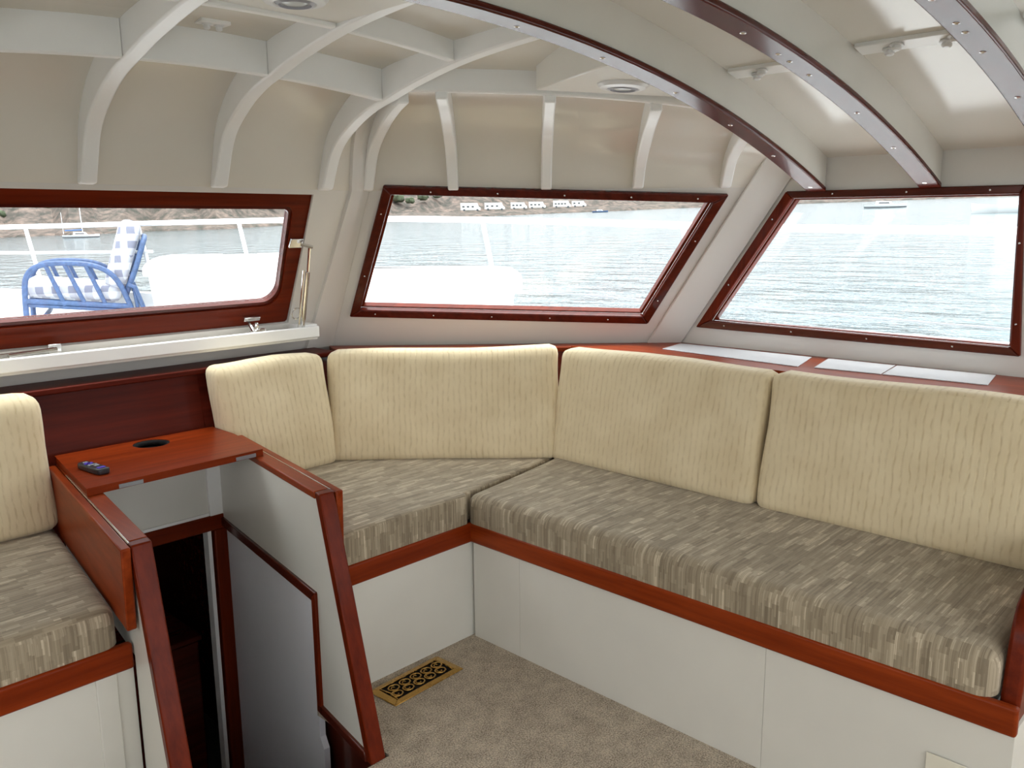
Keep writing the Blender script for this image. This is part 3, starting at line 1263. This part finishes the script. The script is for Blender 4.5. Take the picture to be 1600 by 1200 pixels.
# ------------------------------------------------------------------ shelf along the starboard windows
shf = empty('side_shelf', V(2.9, 1.3, .908))
tag(shf, 'mahogany shelf under the right windows with white inlaid panels', 'shelf')
inl = [((2.885, 1.935), (3.062, 1.965), (3.062, 1.385), (2.830, 1.330)),
       ((2.850, 1.278), (3.072, 1.325), (3.072, 1.082), (2.868, 1.055)),
       ((2.868, 1.050), (3.072, 1.076), (3.085, .765), (2.885, .735))]
a, b, d = midline(.93)
sx = lambda y: min(XR - .004, (d - b * y) / a - .004)
MB().slab([V(2.705, .40, .908), V(XR - .003, .40, .908), V(corner_mr(.92).x - .004, corner_mr(.92).y - .01, .908), V(2.06, 3.085, .908), V(2.0, 2.945, .908), V(2.705, 2.262, .908)], (0, 0, .020)).build('shelf_board', WLY, shf, bevel=.003)
for i, q in enumerate(inl):
    MB().slab([V(x, y, .9285) for x, y in q], (0, 0, .0035)).build('inlay_panel', ACRYL, shf, bevel=.001)
MB().box(2.692, 2.708, .40, 2.262, .905, .934).build('front_lip', WLY, shf, bevel=.004)


# ------------------------------------------------------------------ cushions
def rbox(hx, hy, hz, r, n=14):
    """rounded box grid; returns verts, faces (local, centred)"""
    bm = bmesh.new()
    bmesh.ops.create_cube(bm, size=2)
    bmesh.ops.subdivide_edges(bm, edges=bm.edges[:], cuts=n, use_grid_fill=True)
    vs = []
    for v in bm.verts:
        p = v.co
        # concentrate lines near the edges
        q = Vector([(abs(c) ** .55) * (1 if c > 0 else -1) for c in p])
        w = Vector((q.x * hx, q.y * hy, q.z * hz))
        inner = Vector((max(-(hx - r), min(hx - r, w.x)), max(-(hy - r), min(hy - r, w.y)), max(-(hz - r), min(hz - r, w.z))))
        d = w - inner
        if d.length > 1e-6:
            on_edges = sum(1 for c, h in zip(d, (hx, hy, hz)) if abs(c) > 1e-6)
            mx = max(abs(c) for c in d)
            d = d.normalized() * mx
        vs.append(inner + d)
    bm.verts.index_update()
    fs = [tuple(v.index for v in f.verts) for f in bm.faces]
    bm.free()
    return vs, fs


def back_cushion(base_a, base_b, h, t, lean, outn, label, z0=.512, r=.034, bulge=.012, seed=0, top_drop=(0, 0)):
    """upright cushion whose front-bottom edge runs base_a -> base_b; outn is the plan direction behind it"""
    rnd = random.Random(seed)
    a, b = Vector(base_a), Vector(base_b)
    L = (b - a).length
    ux = (b - a).normalized()
    un = Vector(outn).normalized()
    hx, hy, hz = L / 2, t / 2, h / 2
    vs, fs = rbox(hx, hy, hz, r)
    out, loc = [], []
    ph = [rnd.uniform(0, 6.28) for _ in range(6)]
    for p in vs:
        fx, fz = p.x / hx, p.z / hz
        bl = bulge * max(0, 1 - fx * fx) ** .6 * max(0, 1 - fz * fz) ** .6
        y = p.y + (bl if p.y > 0 else -bl)
        y += .004 * sin(3.1 * fx + ph[0]) * sin(2.3 * fz + ph[1])
        x = p.x * (1 - .006 * (1 - fz * fz)) + .003 * sin(4 * fz + ph[2])
        z = p.z + .004 * sin(3.5 * fx + ph[3]) * (1 if p.z > 0 else .4)
        z -= (top_drop[0] * (1 - fx) / 2 + top_drop[1] * (1 + fx) / 2) * (fz + 1) / 2
        zz = z + hz
        yy = y + hy + lean * zz
        c = (a + b) / 2
        out.append(V(c.x + ux.x * x + un.x * yy, c.y + ux.y * x + un.y * yy, z0 + zz))
        loc.append((p.x, p.y, p.z))
    m = MB()
    m.add(out, fs)
    c = (a + b) / 2

    def uvf(w, nrm):
        d = Vector((w.x - c.x, w.y - c.y))
        s = d.dot(ux)
        k = d.dot(un)
        g = abs(Vector((nrm.x, nrm.y)).dot(un))
        if abs(nrm.z) > .8:
            return (s + seed, w.z + k)
        if g < .45:
            return (k + seed, w.z)
        return (s + seed, w.z)
    o = m.build('back_cushion', CREAM, None, smooth=True, uv=uvf)
    tag(o, label, 'cushion', 'cream back cushions of the settees')
    return o


back_cushion((2.445, 2.180), (2.445, 1.287), .442, .115, .19, (1, 0), 'cream back cushion below the right window, beside the corner cushion', seed=1)
back_cushion((2.445, 1.280), (2.445, .395), .445, .115, .19, (1, 0), 'longest cream back cushion, under the shelf end at the far right', seed=2)
back_cushion((1.818, 2.779), (2.472, 2.125), .442, .11, .19, (1, 1), 'wide cream back cushion set diagonally across the settee corner', seed=3, top_drop=(.012, 0))
back_cushion((1.405, 2.735), (1.858, 2.735), .435, .115, .19, (0, 1), 'narrow cream back cushion between the table and the diagonal cushion', seed=4)
back_cushion((0.03, 2.735), (0.835, 2.735), .425, .115, .19, (0, 1), 'cream back cushion at the left edge, left of the remote', seed=5, r=.05)


def seat_cushion(poly, label, z0=.4195, h=.104, r=.038, seed=0, front=None):
    bm = bmesh.new()
    lo = [bm.verts.new((x, y, z0)) for x, y in poly]
    f = bm.faces.new(lo)
    ret = bmesh.ops.extrude_face_region(bm, geom=[f])
    tv = [e for e in ret['geom'] if isinstance(e, bmesh.types.BMVert)]
    bmesh.ops.translate(bm, verts=tv, vec=(0, 0, h))
    bmesh.ops.recalc_face_normals(bm, faces=bm.faces)
    bmesh.ops.bevel(bm, geom=[e for e in bm.edges if max(v.co.z for v in e.verts) > z0 + h * .5], offset=r, offset_type='OFFSET', segments=5, profile=.5, affect='EDGES', clamp_overlap=True)
    bmesh.ops.triangulate(bm, faces=[f for f in bm.faces if len(f.verts) > 4])
    for _ in range(1):
        long = [e for e in bm.edges if e.calc_length() > .12]
        bmesh.ops.subdivide_edges(bm, edges=long, cuts=3)
    bmesh.ops.triangulate(bm, faces=[f for f in bm.faces if len(f.verts) > 4])
    rnd = random.Random(seed)
    ph = [rnd.uniform(0, 6) for _ in range(4)]
    for v in bm.verts:
        if v.co.z > z0 + h * .6:
            v.co.z += .004 * sin(5 * v.co.x + ph[0]) * sin(4 * v.co.y + ph[1])
    m = MB()
    bm.verts.index_update()
    m.add([v.co.copy() for v in bm.verts], [tuple(v.index for v in f.verts) for f in bm.faces])
    bm.free()

    def uvf(w, n):
        if abs(n.x) > .75:
            return (w.y, XFAS + w.z - (z0 + h))
        if abs(n.y) > .75:
            return (w.x * 1.0 + 3, w.z)
        return (w.y, w.x)
    o = m.build('seat_cushion', STRIP, None, smooth='auto', uv=uvf)
    tag(o, label, 'cushion', 'brown woven seat cushions of the settees')
    return o


lx = lambda y: 1.258 + SH2 * (y - 1.97) + .074
seat_cushion([(XFAS + .004, .418), (2.55, .418), (2.55, 2.175), (XFAS + .004, 2.072)], 'long brown woven seat cushion running along the right side', seed=1)
seat_cushion([(lx(2.05) + .002, 2.052), (XFAS - .002, 2.052), (XFAS + .004, 2.080), (2.56, 2.184), (1.95, 2.86), (lx(2.86) + .002, 2.86)], 'brown woven corner seat cushion under the diagonal back cushion', seed=2)
l1 = lambda y: .738 + SH1 * (y - 1.96) - .032
seat_cushion([(XP + .02, 2.052), (l1(2.05), 2.052), (l1(2.86), 2.86), (XP + .02, 2.86)], 'brown woven seat cushion left of the companionway', seed=3)

# mahogany arm board at the end of the right settee
pts = [V(1.935, .415, .36), V(1.955, .415, .44), V(1.970, .415, .53), V(1.985, .415, .575), V(2.01, .415, .612), V(2.05, .415, .635), V(2.12, .415, .648), V(2.66, .415, .66), V(2.66, .415, .36)]
ar = MB().slab(pts, (0, -.040, 0)).build('arm_board', WX, bevel=.009, seg=3)
tag(ar, 'glossy mahogany arm board at the end of the right settee', 'armrest')

# outlet plate on the settee base
op = MB().box(XFAS + .0105, XFAS + .0125, .455, .54, .125, .243)
outlet = op.build('outlet_plate', IVORY, bevel=.0015)
outlet.location.x -= .006
tag(outlet, 'ivory outlet cover plate on the right settee base', 'outlet')

# ------------------------------------------------------------------ brass floor register
reg = empty('floor_register', V(1.578, 1.96, 0.0))
tag(reg, 'ornate brass floor vent in the carpet beside the companionway post', 'floor vent')
ang = atan2(.012, .283)
ru = Vector((cos(ang), sin(ang), 0))
rv = Vector((-sin(ang), cos(ang), 0))
rc0 = V(1.578, 1.96, 0)


def rp(u, v, z):
    return rc0 + ru * u + rv * v + V(0, 0, z)


HU, HV = .146, .063
MB().slab([rp(-HU + .015, -HV + .012, .0005), rp(HU - .015, -HV + .012, .0005), rp(HU - .015, HV - .012, .0005), rp(-HU + .015, HV - .012, .0005)], (0, 0, .002)).build('duct_shade', DARK, reg)  # flat dark sheet painted as the shade below the grille
o_, i_ = [(-HU, -HV), (HU, -HV), (HU, HV), (-HU, HV)], [(-HU + .024, -HV + .020), (HU - .024, -HV + .020), (HU - .024, HV - .020), (-HU + .024, HV - .020)]
m = MB()
for k in range(4):
    j = (k + 1) % 4
    m.slab([rp(*o_[k], .001), rp(*o_[j], .001), rp(*i_[j], .004), rp(*i_[k], .004)], (0, 0, .004))
rim = m.build('rim', BRASS, reg, bevel=.002)
for k in range(5):
    u = -.092 + .046 * k
    for s_ in (1, -1):
        cx, cy, rr = u + (.008 if s_ > 0 else -.006), s_ * .0165, .0185
        MB().tube([rp(cx + cos(a) * rr, cy + sin(a) * rr * .85, .0065) for a in [2 * pi * q / 16 for q in range(16)]], .0028, 5, closed=True).build('scroll', BRASS, rim, smooth=True)
        sp = [rp(cx + cos(a) * (.003 + .0022 * a), cy + s_ * sin(a) * (.003 + .0022 * a), .006) for a in [q * .5 for q in range(12)]]
        MB().tube(sp, .002, 5).build('curl', BRASS, rim, smooth=True)
for u in (-.118, .118):
    MB().tube([rp(u, -.04, .006), rp(u + .006, 0, .006), rp(u, .04, .006)], .003, 5).build('bar', BRASS, rim, smooth=True)


# ------------------------------------------------------------------ recessed ceiling lights
def dome_light(p, nrm, label):
    e = empty('ceiling_light', p)
    tag(e, label, 'ceiling light', 'round recessed ceiling lights')
    MB().lathe([(.078, 0), (.078, .004), (.070, .012), (.050, .016), (.046, .010)], p, nrm, 32).build('trim_ring', PLAST, e, smooth='auto')
    MB().lathe([(.047, .006), (.047, .013), (.038, .019), (.036, .014)], p, nrm, 28).build('inner_ring', GREYKEY, e, smooth='auto')
    MB().lathe([(.037, .008), (.036, .013), (.02, .017), (.004, .018)], p, nrm, 24).build('lens', LENS, e, smooth=True)
    return e


nl = (pb - pa).cross(pc - pa).normalized()
if nl.z > 0:
    nl = -nl
ctr = V(2.165, 1.615, 0)
ctr.z = pa.z - ((ctr.x - pa.x) * nl.x + (ctr.y - pa.y) * nl.y) / nl.z
dome_light(ctr, nl, 'round recessed light on the corner ceiling panel above the middle window')
dome_light(V(1.165, 1.815, 1.957), V(0, 0, -1), 'round recessed light between white ribs at the top edge of the picture')

# ================================================================== OUTSIDE
# water plane: the boat lies a little heeled, so it leans against the cabin axes
WN = Vector((-.031, .007, 1)).normalized()
WX_ = (Vector((1, 0, 0)) - WN * WN.x).normalized()
WY_ = WN.cross(WX_)
WZ0 = -1.15


def wp(x, y, z=0.0):
    return V(0, 0, WZ0) + WX_ * x + WY_ * y + WN * z


m = MB()
R0, R1 = 6.0, 2500.0
rows = []
for r in (2.0, 40, 400, 2500):
    rows.append([wp(r * cos(2 * pi * k / 48), r * sin(2 * pi * k / 48)) for k in range(49)])
wm = m.grid(rows).build('water', WATER)
struct(wm)

# hull side and deck
HULL = [(4.28, -1.6), (4.28, 1.0), (4.24, 2.2), (4.10, 3.5), (3.78, 4.9), (3.25, 6.4), (2.55, 8.0), (1.75, 9.3), (1.1, 9.9),
        (.45, 9.3), (-.35, 8.0), (-1.05, 6.4), (-1.58, 4.9), (-1.9, 3.5), (-2.04, 2.2), (-2.08, 1.0), (-2.08, -1.6)]
DZ0 = .70


def sheer(y):
    return DZ0 + .02 * max(0, (y - 3) / 7)


dk = MB()
f0, f1 = corner_fm(.72), corner_mr(.72)
house = [(XR + .05, -1.6), (XR + .05, f1.y + .02), (f0.x + .03, f0.y + .05), (XP - .05, f0.y + .05), (XP - .05, -1.6)]
poly = HULL[:] + house[::-1]
dk.slab([V(x, y, DZ0 - .05) for x, y in HULL + house[::-1]], (0, 0, .05))
deck = struct(dk.build('deck', DECKM))
hm = MB()
for (a, b) in zip(HULL, HULL[1:] + HULL[:1]):
    hm.add([V(*a, -1.5), V(*b, -1.5), V(*b, DZ0 - .01), V(*a, DZ0 - .01)], [(0, 1, 2, 3)])
struct(hm.build('hull', GEL))
# bulwark with cap
bl = empty('bulwark', V(4.2, 1.5, DZ0))
tag(bl, 'low white bulwark along the edge of the deck outside the right window', 'bulwark')


def inset(pts, d):
    out = []
    for i, p in enumerate(pts):
        a = Vector(pts[max(i - 1, 0)]); b = Vector(pts[min(i + 1, len(pts) - 1)])
        t = (b - a).normalized()
        nrm = Vector((-t.y, t.x))
        out.append(Vector(p) + nrm * d)
    return out


HI = inset(HULL, .09)


def bw_z(y):
    return .86 + .004 * y


rows = [[V(*p, DZ0) for p in HULL], [V(*p, bw_z(p[1])) for p in HULL], [V(p.x, p.y, bw_z(p.y)) for p in HI], [V(p.x, p.y, DZ0) for p in HI]]
MB().grid(rows).build('bulwark_wall', GEL, bl)
rows2 = [[V(p.x, p.y, bw_z(p.y) + dz) for p in inset(HULL, d)] for d, dz in ((-.015, .001), (-.015, .026), (.105, .026), (.105, .001), (-.015, .001))]
MB().grid(rows2).build('bulwark_cap', GEL, bl)

# guard rail: top tube, stanchions, lower tube and wire
RAIL = [(4.22, -1.6, 1.355), (4.22, 0.0, 1.375), (4.22, 1.0, 1.385), (4.18, 2.2, 1.405), (4.04, 3.5, 1.448), (3.72, 4.9, 1.480), (3.19, 6.4, 1.475),
        (2.5, 7.9, 1.455), (1.72, 9.15, 1.445), (1.1, 9.7, 1.44), (.5, 9.2, 1.44), (-.3, 7.9, 1.47), (-1.0, 6.4, 1.47), (-1.5, 4.9, 1.46), (-1.85, 3.5, 1.45), (-2.0, 2.2, 1.43), (-2.03, 0, 1.42)]


def crv(tab, n=6):
    out = []
    for i in range(len(tab) - 1):
        p0 = tab[max(i - 1, 0)]; p1 = tab[i]; p2 = tab[i + 1]; p3 = tab[min(i + 2, len(tab) - 1)]
        for k in range(n):
            t = k / n
            out.append(Vector([0.5 * ((2 * p1[c]) + (-p0[c] + p2[c]) * t + (2 * p0[c] - 5 * p1[c] + 4 * p2[c] - p3[c]) * t * t
                                      + (-p0[c] + 3 * p1[c] - 3 * p2[c] + p3[c]) * t ** 3) for c in range(3)]))
    out.append(Vector(tab[-1]))
    return out


RC = crv(RAIL)
gr = empty('guard_rail', V(1.1, 4, DZ0))
tag(gr, 'white tubular guard rail running round the deck outside all the windows', 'railing')
MB().tube(RC, .021, 10).build('top_rail', STEEL, gr, smooth=True)


def hit(px):
    """rail point seen in the plan direction of a picture column"""
    an = YAW - math.atan((px - 800) / FPX)
    d = Vector((cos(an), sin(an)))
    nrm = Vector((-d.y, d.x))
    for p, q in zip(RC, RC[1:]):
        s0, s1 = p.xy.dot(nrm), q.xy.dot(nrm)
        if s0 * s1 <= 0 and p.xy.dot(d) > 0:
            return p.lerp(q, s0 / (s0 - s1))


SPX = (55, 228, 383, 757, 1065)
sps = [hit(p) for p in SPX]
for p in sps + [V(4.22, .9, 1.395), V(4.22, -.6, 1.36)]:
    out = Vector((p.x - 1.1, (p.y - 4) * .3, 0)).normalized()
    foot = V(p.x, p.y, bw_z(p.y) + .026) + V(.06, -.09, 0)
    MB().tube([p, foot], .016, 8).build('stanchion', STEEL, gr, smooth='auto')
low = [V(p.x + .004, p.y, 1.22 + (p.z - 1.43) * .6) for p in RC if p.y > 6.9 or p.x < 0]
MB().tube(low, .013, 8).build('mid_rail', STEEL, gr, smooth=True)
wire = [V(p.x + .02, p.y - .02, .935 + .018 * max(0, p.y) + .005 * max(0, p.y - 2)) for p in RC if p.x > 2.4]
MB().tube(wire, .0055, 6).build('lifeline', WIRE, gr, smooth=True)


# ---- deck boxes
def deck_box(cx, cy, L, Wd, H, ang, label, taper=.93):
    e = empty('deck_box', V(cx, cy, DZ0))
    tag(e, label, 'deck box', 'white deck boxes on the foredeck')
    c, s = cos(ang), sin(ang)

    def q(u, v, z):
        return V(cx + u * c - v * s, cy + u * s + v * c, DZ0 + z)
    rows = []
    for z, k in ((0, taper), (.02, taper), (H * .78, 1.0)):
        rows.append([q(a * L / 2 * k, b * Wd / 2 * k, z) for a, b in ((-1, -1), (1, -1), (1, 1), (-1, 1), (-1, -1))])
    m = MB().grid(rows)
    m.build('tub', GEL, e, bevel=.02, seg=3)
    rows = []
    for z, k in ((H * .76, 1.05), (H * .86, 1.05), (H * .90, 1.03), (H * .97, .97), (H, .80), (H * 1.01, .2)):
        rows.append([q(a * L / 2 * (k if k < 1.1 else 1), b * Wd / 2 * k, z) for a, b in ((-1, -1), (1, -1), (1, 1), (-1, 1), (-1, -1))])
    MB().grid(rows).build('lid', GEL, e, bevel=.015, seg=3, smooth='auto')
    return e


deck_box(3.24, 5.97, 1.26, .62, .53, radians(-28), 'white deck box to the right of the blue chair in the left window')
deck_box(3.05, 3.955, 1.50, .62, .49, radians(-47), 'white lidded deck box nearest the middle window')
m = MB()

# ---- blue rattan armchair on the foredeck
CH = empty('deck_chair', V(2.55, 7.2, DZ0))
tag(CH, 'blue rattan armchair with plaid cushions on the deck', 'chair')
cf = Vector((-.93, .36, 0)).normalized()      # facing direction
cs = Vector((cf.y, -cf.x, 0))                 # away from the viewer: to its right
if cs.y < 0:
    cs = -cs
CO = V(2.50, 7.12, DZ0)


def cp(f, s, z):
    return CO + cf * f * 1.06 + cs * s + V(0, 0, z * 1.005)


TR = .021
for s in (-.30, .30):
    path = [(.37, 0), (.365, .22), (.35, .36), (.30, .44), (.20, .475), (.05, .475), (-.08, .455), (-.18, .40), (-.25, .30), (-.31, .12), (-.345, 0)]
    MB().tube([cp(f, s, z) for f, z in smooth_tab(path, 3)], TR, 8).build('arm_frame', BLUE, CH, smooth=True)
    MB().tube([cp(.36, s, .205), cp(-.30, s, .135)], TR, 8).build('seat_rail', BLUE, CH, smooth='auto')
    MB().tube([cp(.35, s, .175), cp(-.30, s, .100)], .014, 8).build('seat_rail', BLUE, CH, smooth='auto')
    for f0, f1 in ((.22, .10), (.10, -.03), (-.03, -.16)):
        MB().tube([cp(f0, s, .47), cp(f1 + .02, s, .16)], .016, 8).build('slat', BLUE, CH, smooth='auto')
    MB().tube([cp(-.42, s, 0), cp(-.38, s, .16), cp(-.345, s, .28), cp(-.30, s, .30)], .018, 8).build('rear_leg', BLUE, CH, smooth='auto')
    MB().tube([cp(-.36, s * .95, .02), cp(-.34, s * .95, .28)], .016, 8).build('rear_leg', BLUE, CH, smooth='auto')
for f, z in ((.355, .19), (-.30, .12), (.25, .09)):
    MB().tube([cp(f, -.30, z), cp(f, .30, z)], .018, 8).build('cross_rail', BLUE, CH, smooth='auto')
bk = [(-.28, -.27, .22), (-.36, -.27, .42), (-.42, -.26, .60), (-.44, -.20, .655), (-.445, 0, .665), (-.44, .20, .655), (-.42, .26, .60), (-.36, .27, .42), (-.28, .27, .22)]
MB().tube(crv([tuple(cp(*b)) for b in bk], 3), TR, 8).build('back_frame', BLUE, CH, smooth=True)
for s in (-.09, .09):
    MB().tube([cp(-.30, s, .24), cp(-.44, s, .65)], .015, 8).build('back_bar', BLUE, CH, smooth='auto')
for f, z in ((-.325, .34), (-.39, .50)):
    MB().tube([cp(f, -.27, z), cp(f, .27, z)], .014, 8).build('back_bar', BLUE, CH, smooth='auto')


def chair_cushion(name, f, z, hf, hs, hz, lean):
    vs, fs = rbox(hf, hs, hz, min(hf, hz, hs) * .8, 8)
    out = []
    for p in vs:
        a, b, c = p.x, p.y, p.z
        out.append(cp(f + a * cos(lean) - c * sin(lean), b, z + a * sin(lean) + c * cos(lean)))
    m = MB().add(out, fs)

    def uvf(w, nn):
        d = w - CO
        return (d.dot(cf) + d.dot(cs) * .98 + 5, d.z + d.dot(cs) * .1 + 5) if abs(nn.z) < .7 else (d.dot(cf) + 5, d.dot(cs) + 5)
    m.build(name, PLAID, CH, smooth=True, uv=uvf)


chair_cushion('chair_seat_cushion', .06, .265, .31, .265, .075, radians(7))
chair_cushion('chair_back_cushion', -.285, .53, .075, .265, .27, radians(17))

# ---- far shore, vans, boats
SHORE = []


def shore_pt(px, D):
    an = YAW - math.atan((px - 800) / FPX)
    return D * cos(an), D * sin(an)


hb = MB()
rnd = random.Random(4)
cols = list(range(-900, 2700, 25))


def shore_D(px):
    # nearer bank on the left, farther on the right
    return 250 + 150 * max(0, min(1, (px - 350) / 700)) + 60 * max(0, (px - 1050) / 900) + 6 * sin(px * .031) + 4 * sin(px * .083)


rows = []
prof = [(0, -.6), (3, .5), (8, 1.2), (20, 2.0), (34, 3.0), (48, 9), (75, 20), (130, 34), (230, 46)]
for j, (dd, hh) in enumerate(prof):
    r = []
    for px in cols:
        x, y = shore_pt(px, shore_D(px) + dd)
        k = 1.0 if px < 420 else (0.75 if px < 800 else .6)
        jit = 0 if j < 2 else rnd.uniform(-.10, .10) * (hh + 2)
        r.append(wp(x, y, hh * (k if j > 3 else 1) + jit))
    rows.append(r)
hill = hb.grid(rows).build('shore_hillside', HILL)
tag(hill, 'bare brown hillside and rocky bank on the far shore', 'hill')


def bank_z(dd):
    return lin(prof, dd)


def ground(px, dd):
    x, y = shore_pt(px, shore_D(px) + dd)
    return wp(x, y, bank_z(dd))


def van(px, L, H, label, name='motorhome', windows=3, awning=None):
    g = ground(px, 24) + WN * -.15
    an = YAW - math.atan((px - 800) / FPX)
    t = Vector((sin(an), -cos(an), 0))
    b = Vector((cos(an), sin(an), 0))
    e = empty(name, g)
    tag(e, label, 'motorhome', 'motorhomes parked along the far shore')

    def q(u, v, z):
        return g + t * u + b * v + WN * z
    side_ = [(-L / 2, .5), (L / 2, .5), (L / 2, 1.4), (L / 2 - .7, 1.9), (L / 2 - 1.2, H), (-L / 2, H)]
    bod = MB().slab([q(u, -1.2, z) for u, z in side_], b * 2.4).build('body', VANW, e)
    for k in range(windows):
        u0 = -L / 2 + .7 + k * (L - 2.4) / windows
        MB().slab([q(u0, -1.24, 1.5), q(u0 + .9, -1.24, 1.5), q(u0 + .9, -1.24, 2.1), q(u0, -1.24, 2.1)], b * .04).build('window', VGLASS, bod)
    for u in (-L / 2 + 1.4, L / 2 - 1.3):
        MB().lathe([(.45, 0), (.45, .3)], q(u, -1.26, .45), b, 12).build('wheel', VGLASS, e)


van(740, 8.0, 3.3, 'leftmost white motorhome on the far shore through the middle window')
van(777, 8.5, 3.2, 'second white motorhome from the left on the far shore')
van(814, 7.0, 3.0, 'third motorhome from the left on the far shore')
van(842, 7.5, 3.1, 'fourth motorhome from the left on the far shore')
van(880, 8.0, 3.2, 'fifth motorhome from the left on the far shore', windows=4)
van(906, 6.5, 2.8, 'rightmost motorhome on the far shore, past the fifth', windows=2)


def bush(px, dd, r, label):
    g = ground(px, dd)
    m = MB()
    vs, fs = rbox(1, 1, 1, .98, 4)
    rr = random.Random(int(px * 7 + dd))
    out = []
    for p in vs:
        p = p.normalized() * (1 + rr.uniform(-.22, .22))
        out.append(g + Vector((p.x * r, p.y * r, (p.z + .75) * r * .75)))
    o = m.add(out, fs).build('shrub', BUSH, smooth=True)
    tag(o, label, 'shrub', 'shrubs on the far hillside')


ORD = ('first', 'second', 'third', 'fourth', 'fifth', 'sixth', 'seventh')
for k, (px, dd, r) in enumerate(((20, 40, 1.6), (95, 44, 1.4), (270, 46, 1.6), (325, 42, 1.9), (372, 50, 2.6), (420, 48, 2.4), (438, 44, 1.9))):
    bush(px, dd, r, 'dark shrub on the far bank, %s from the left in the left window' % ORD[k])
for k, (px, dd, r) in enumerate(((630, 44, 2.6), (648, 42, 1.8), (668, 45, 2.2), (690, 47, 2.0))):
    bush(px, dd, r, 'green shrub on the sandy slope left of the motorhomes, %s from the left' % ORD[k])


def boat(px, D, L, label, mast=None, heading=0.0, cabin=True, hull_m=GEL, sail=False):
    x, y = shore_pt(px, D)
    g = wp(x, y, 0)
    an = YAW - math.atan((px - 800) / FPX) + heading
    t = Vector((sin(an), -cos(an), 0))
    b = Vector((cos(an), sin(an), 0))
    e = empty('moored_boat', g)
    tag(e, label, 'boat', 'boats moored in the bay')

    def q(u, v, z):
        return g + t * u + b * v + WN * z
    secs = [(-.5, .34, .30), (-.45, .38, .30), (-.2, .46, .30), (.1, .44, .33), (.35, .25, .38), (.5, .02, .44)]
    rows = []
    for f, w, h in secs:
        w *= L * .32; h *= L * .28
        rows.append([q(f * L, -w, h), q(f * L, -w * .9, h * .4), q(f * L * .97, -w * .5, -.2), q(f * L * .97, w * .5, -.2), q(f * L, w * .9, h * .4), q(f * L, w, h), q(f * L, -w, h)])
    MB().grid(rows).build('hull', hull_m, e, smooth='auto')
    st_ = []
    for f, w, h in secs:
        st_.append([q(f * L, -w * L * .325, h * L * .28 * .42), q(f * L, -w * L * .325, h * L * .28 * .16)])
    MB().grid(st_).build('waterline_stripe', VGLASS, e)
    if cabin:
        z0 = .28 * L * .30
        MB().slab([q(-.22 * L, -.10 * L, z0 - .1), q(.22 * L, -.10 * L, z0 - .1), q(.12 * L, -.09 * L, z0 + .09 * L), q(-.20 * L, -.09 * L, z0 + .10 * L)], b * .20 * L).build('cabin', VANW, e)
        MB().slab([q(-.16 * L, -.105 * L, z0 + .03 * L), q(.10 * L, -.105 * L, z0 + .03 * L), q(.08 * L, -.102 * L, z0 + .06 * L), q(-.15 * L, -.102 * L, z0 + .06 * L)], b * .02).build('cabin_window', VGLASS, e)
    if mast:
        MB().tube([q(.05 * L, 0, .1 * L), q(.05 * L, 0, mast)], .09, 6).build('mast', VANW, e)
        MB().tube([q(.05 * L, 0, .24 * L), q(-.42 * L, 0, .22 * L)], .16, 6).build('boom', BLUEC, e)
        MB().tube([q(-.46 * L, 0, .12 * L), q(-.46 * L, 0, mast * .55)], .05, 6).build('mizzen', VANW, e)
    return e


boat(140, 190, 6.6, 'white sailboat moored beyond the blue chair in the left window', mast=9)
boat(1374, 190, 8.0, 'small white boat moored at the top of the right window', heading=.1)
boat(1575, 120, 9.5, 'larger white boat at the upper right corner of the right window', heading=pi - .05)
boat(938, 330, 6.0, 'tiny boat with blue canvas near the far shore in the middle window', hull_m=BLUEC)
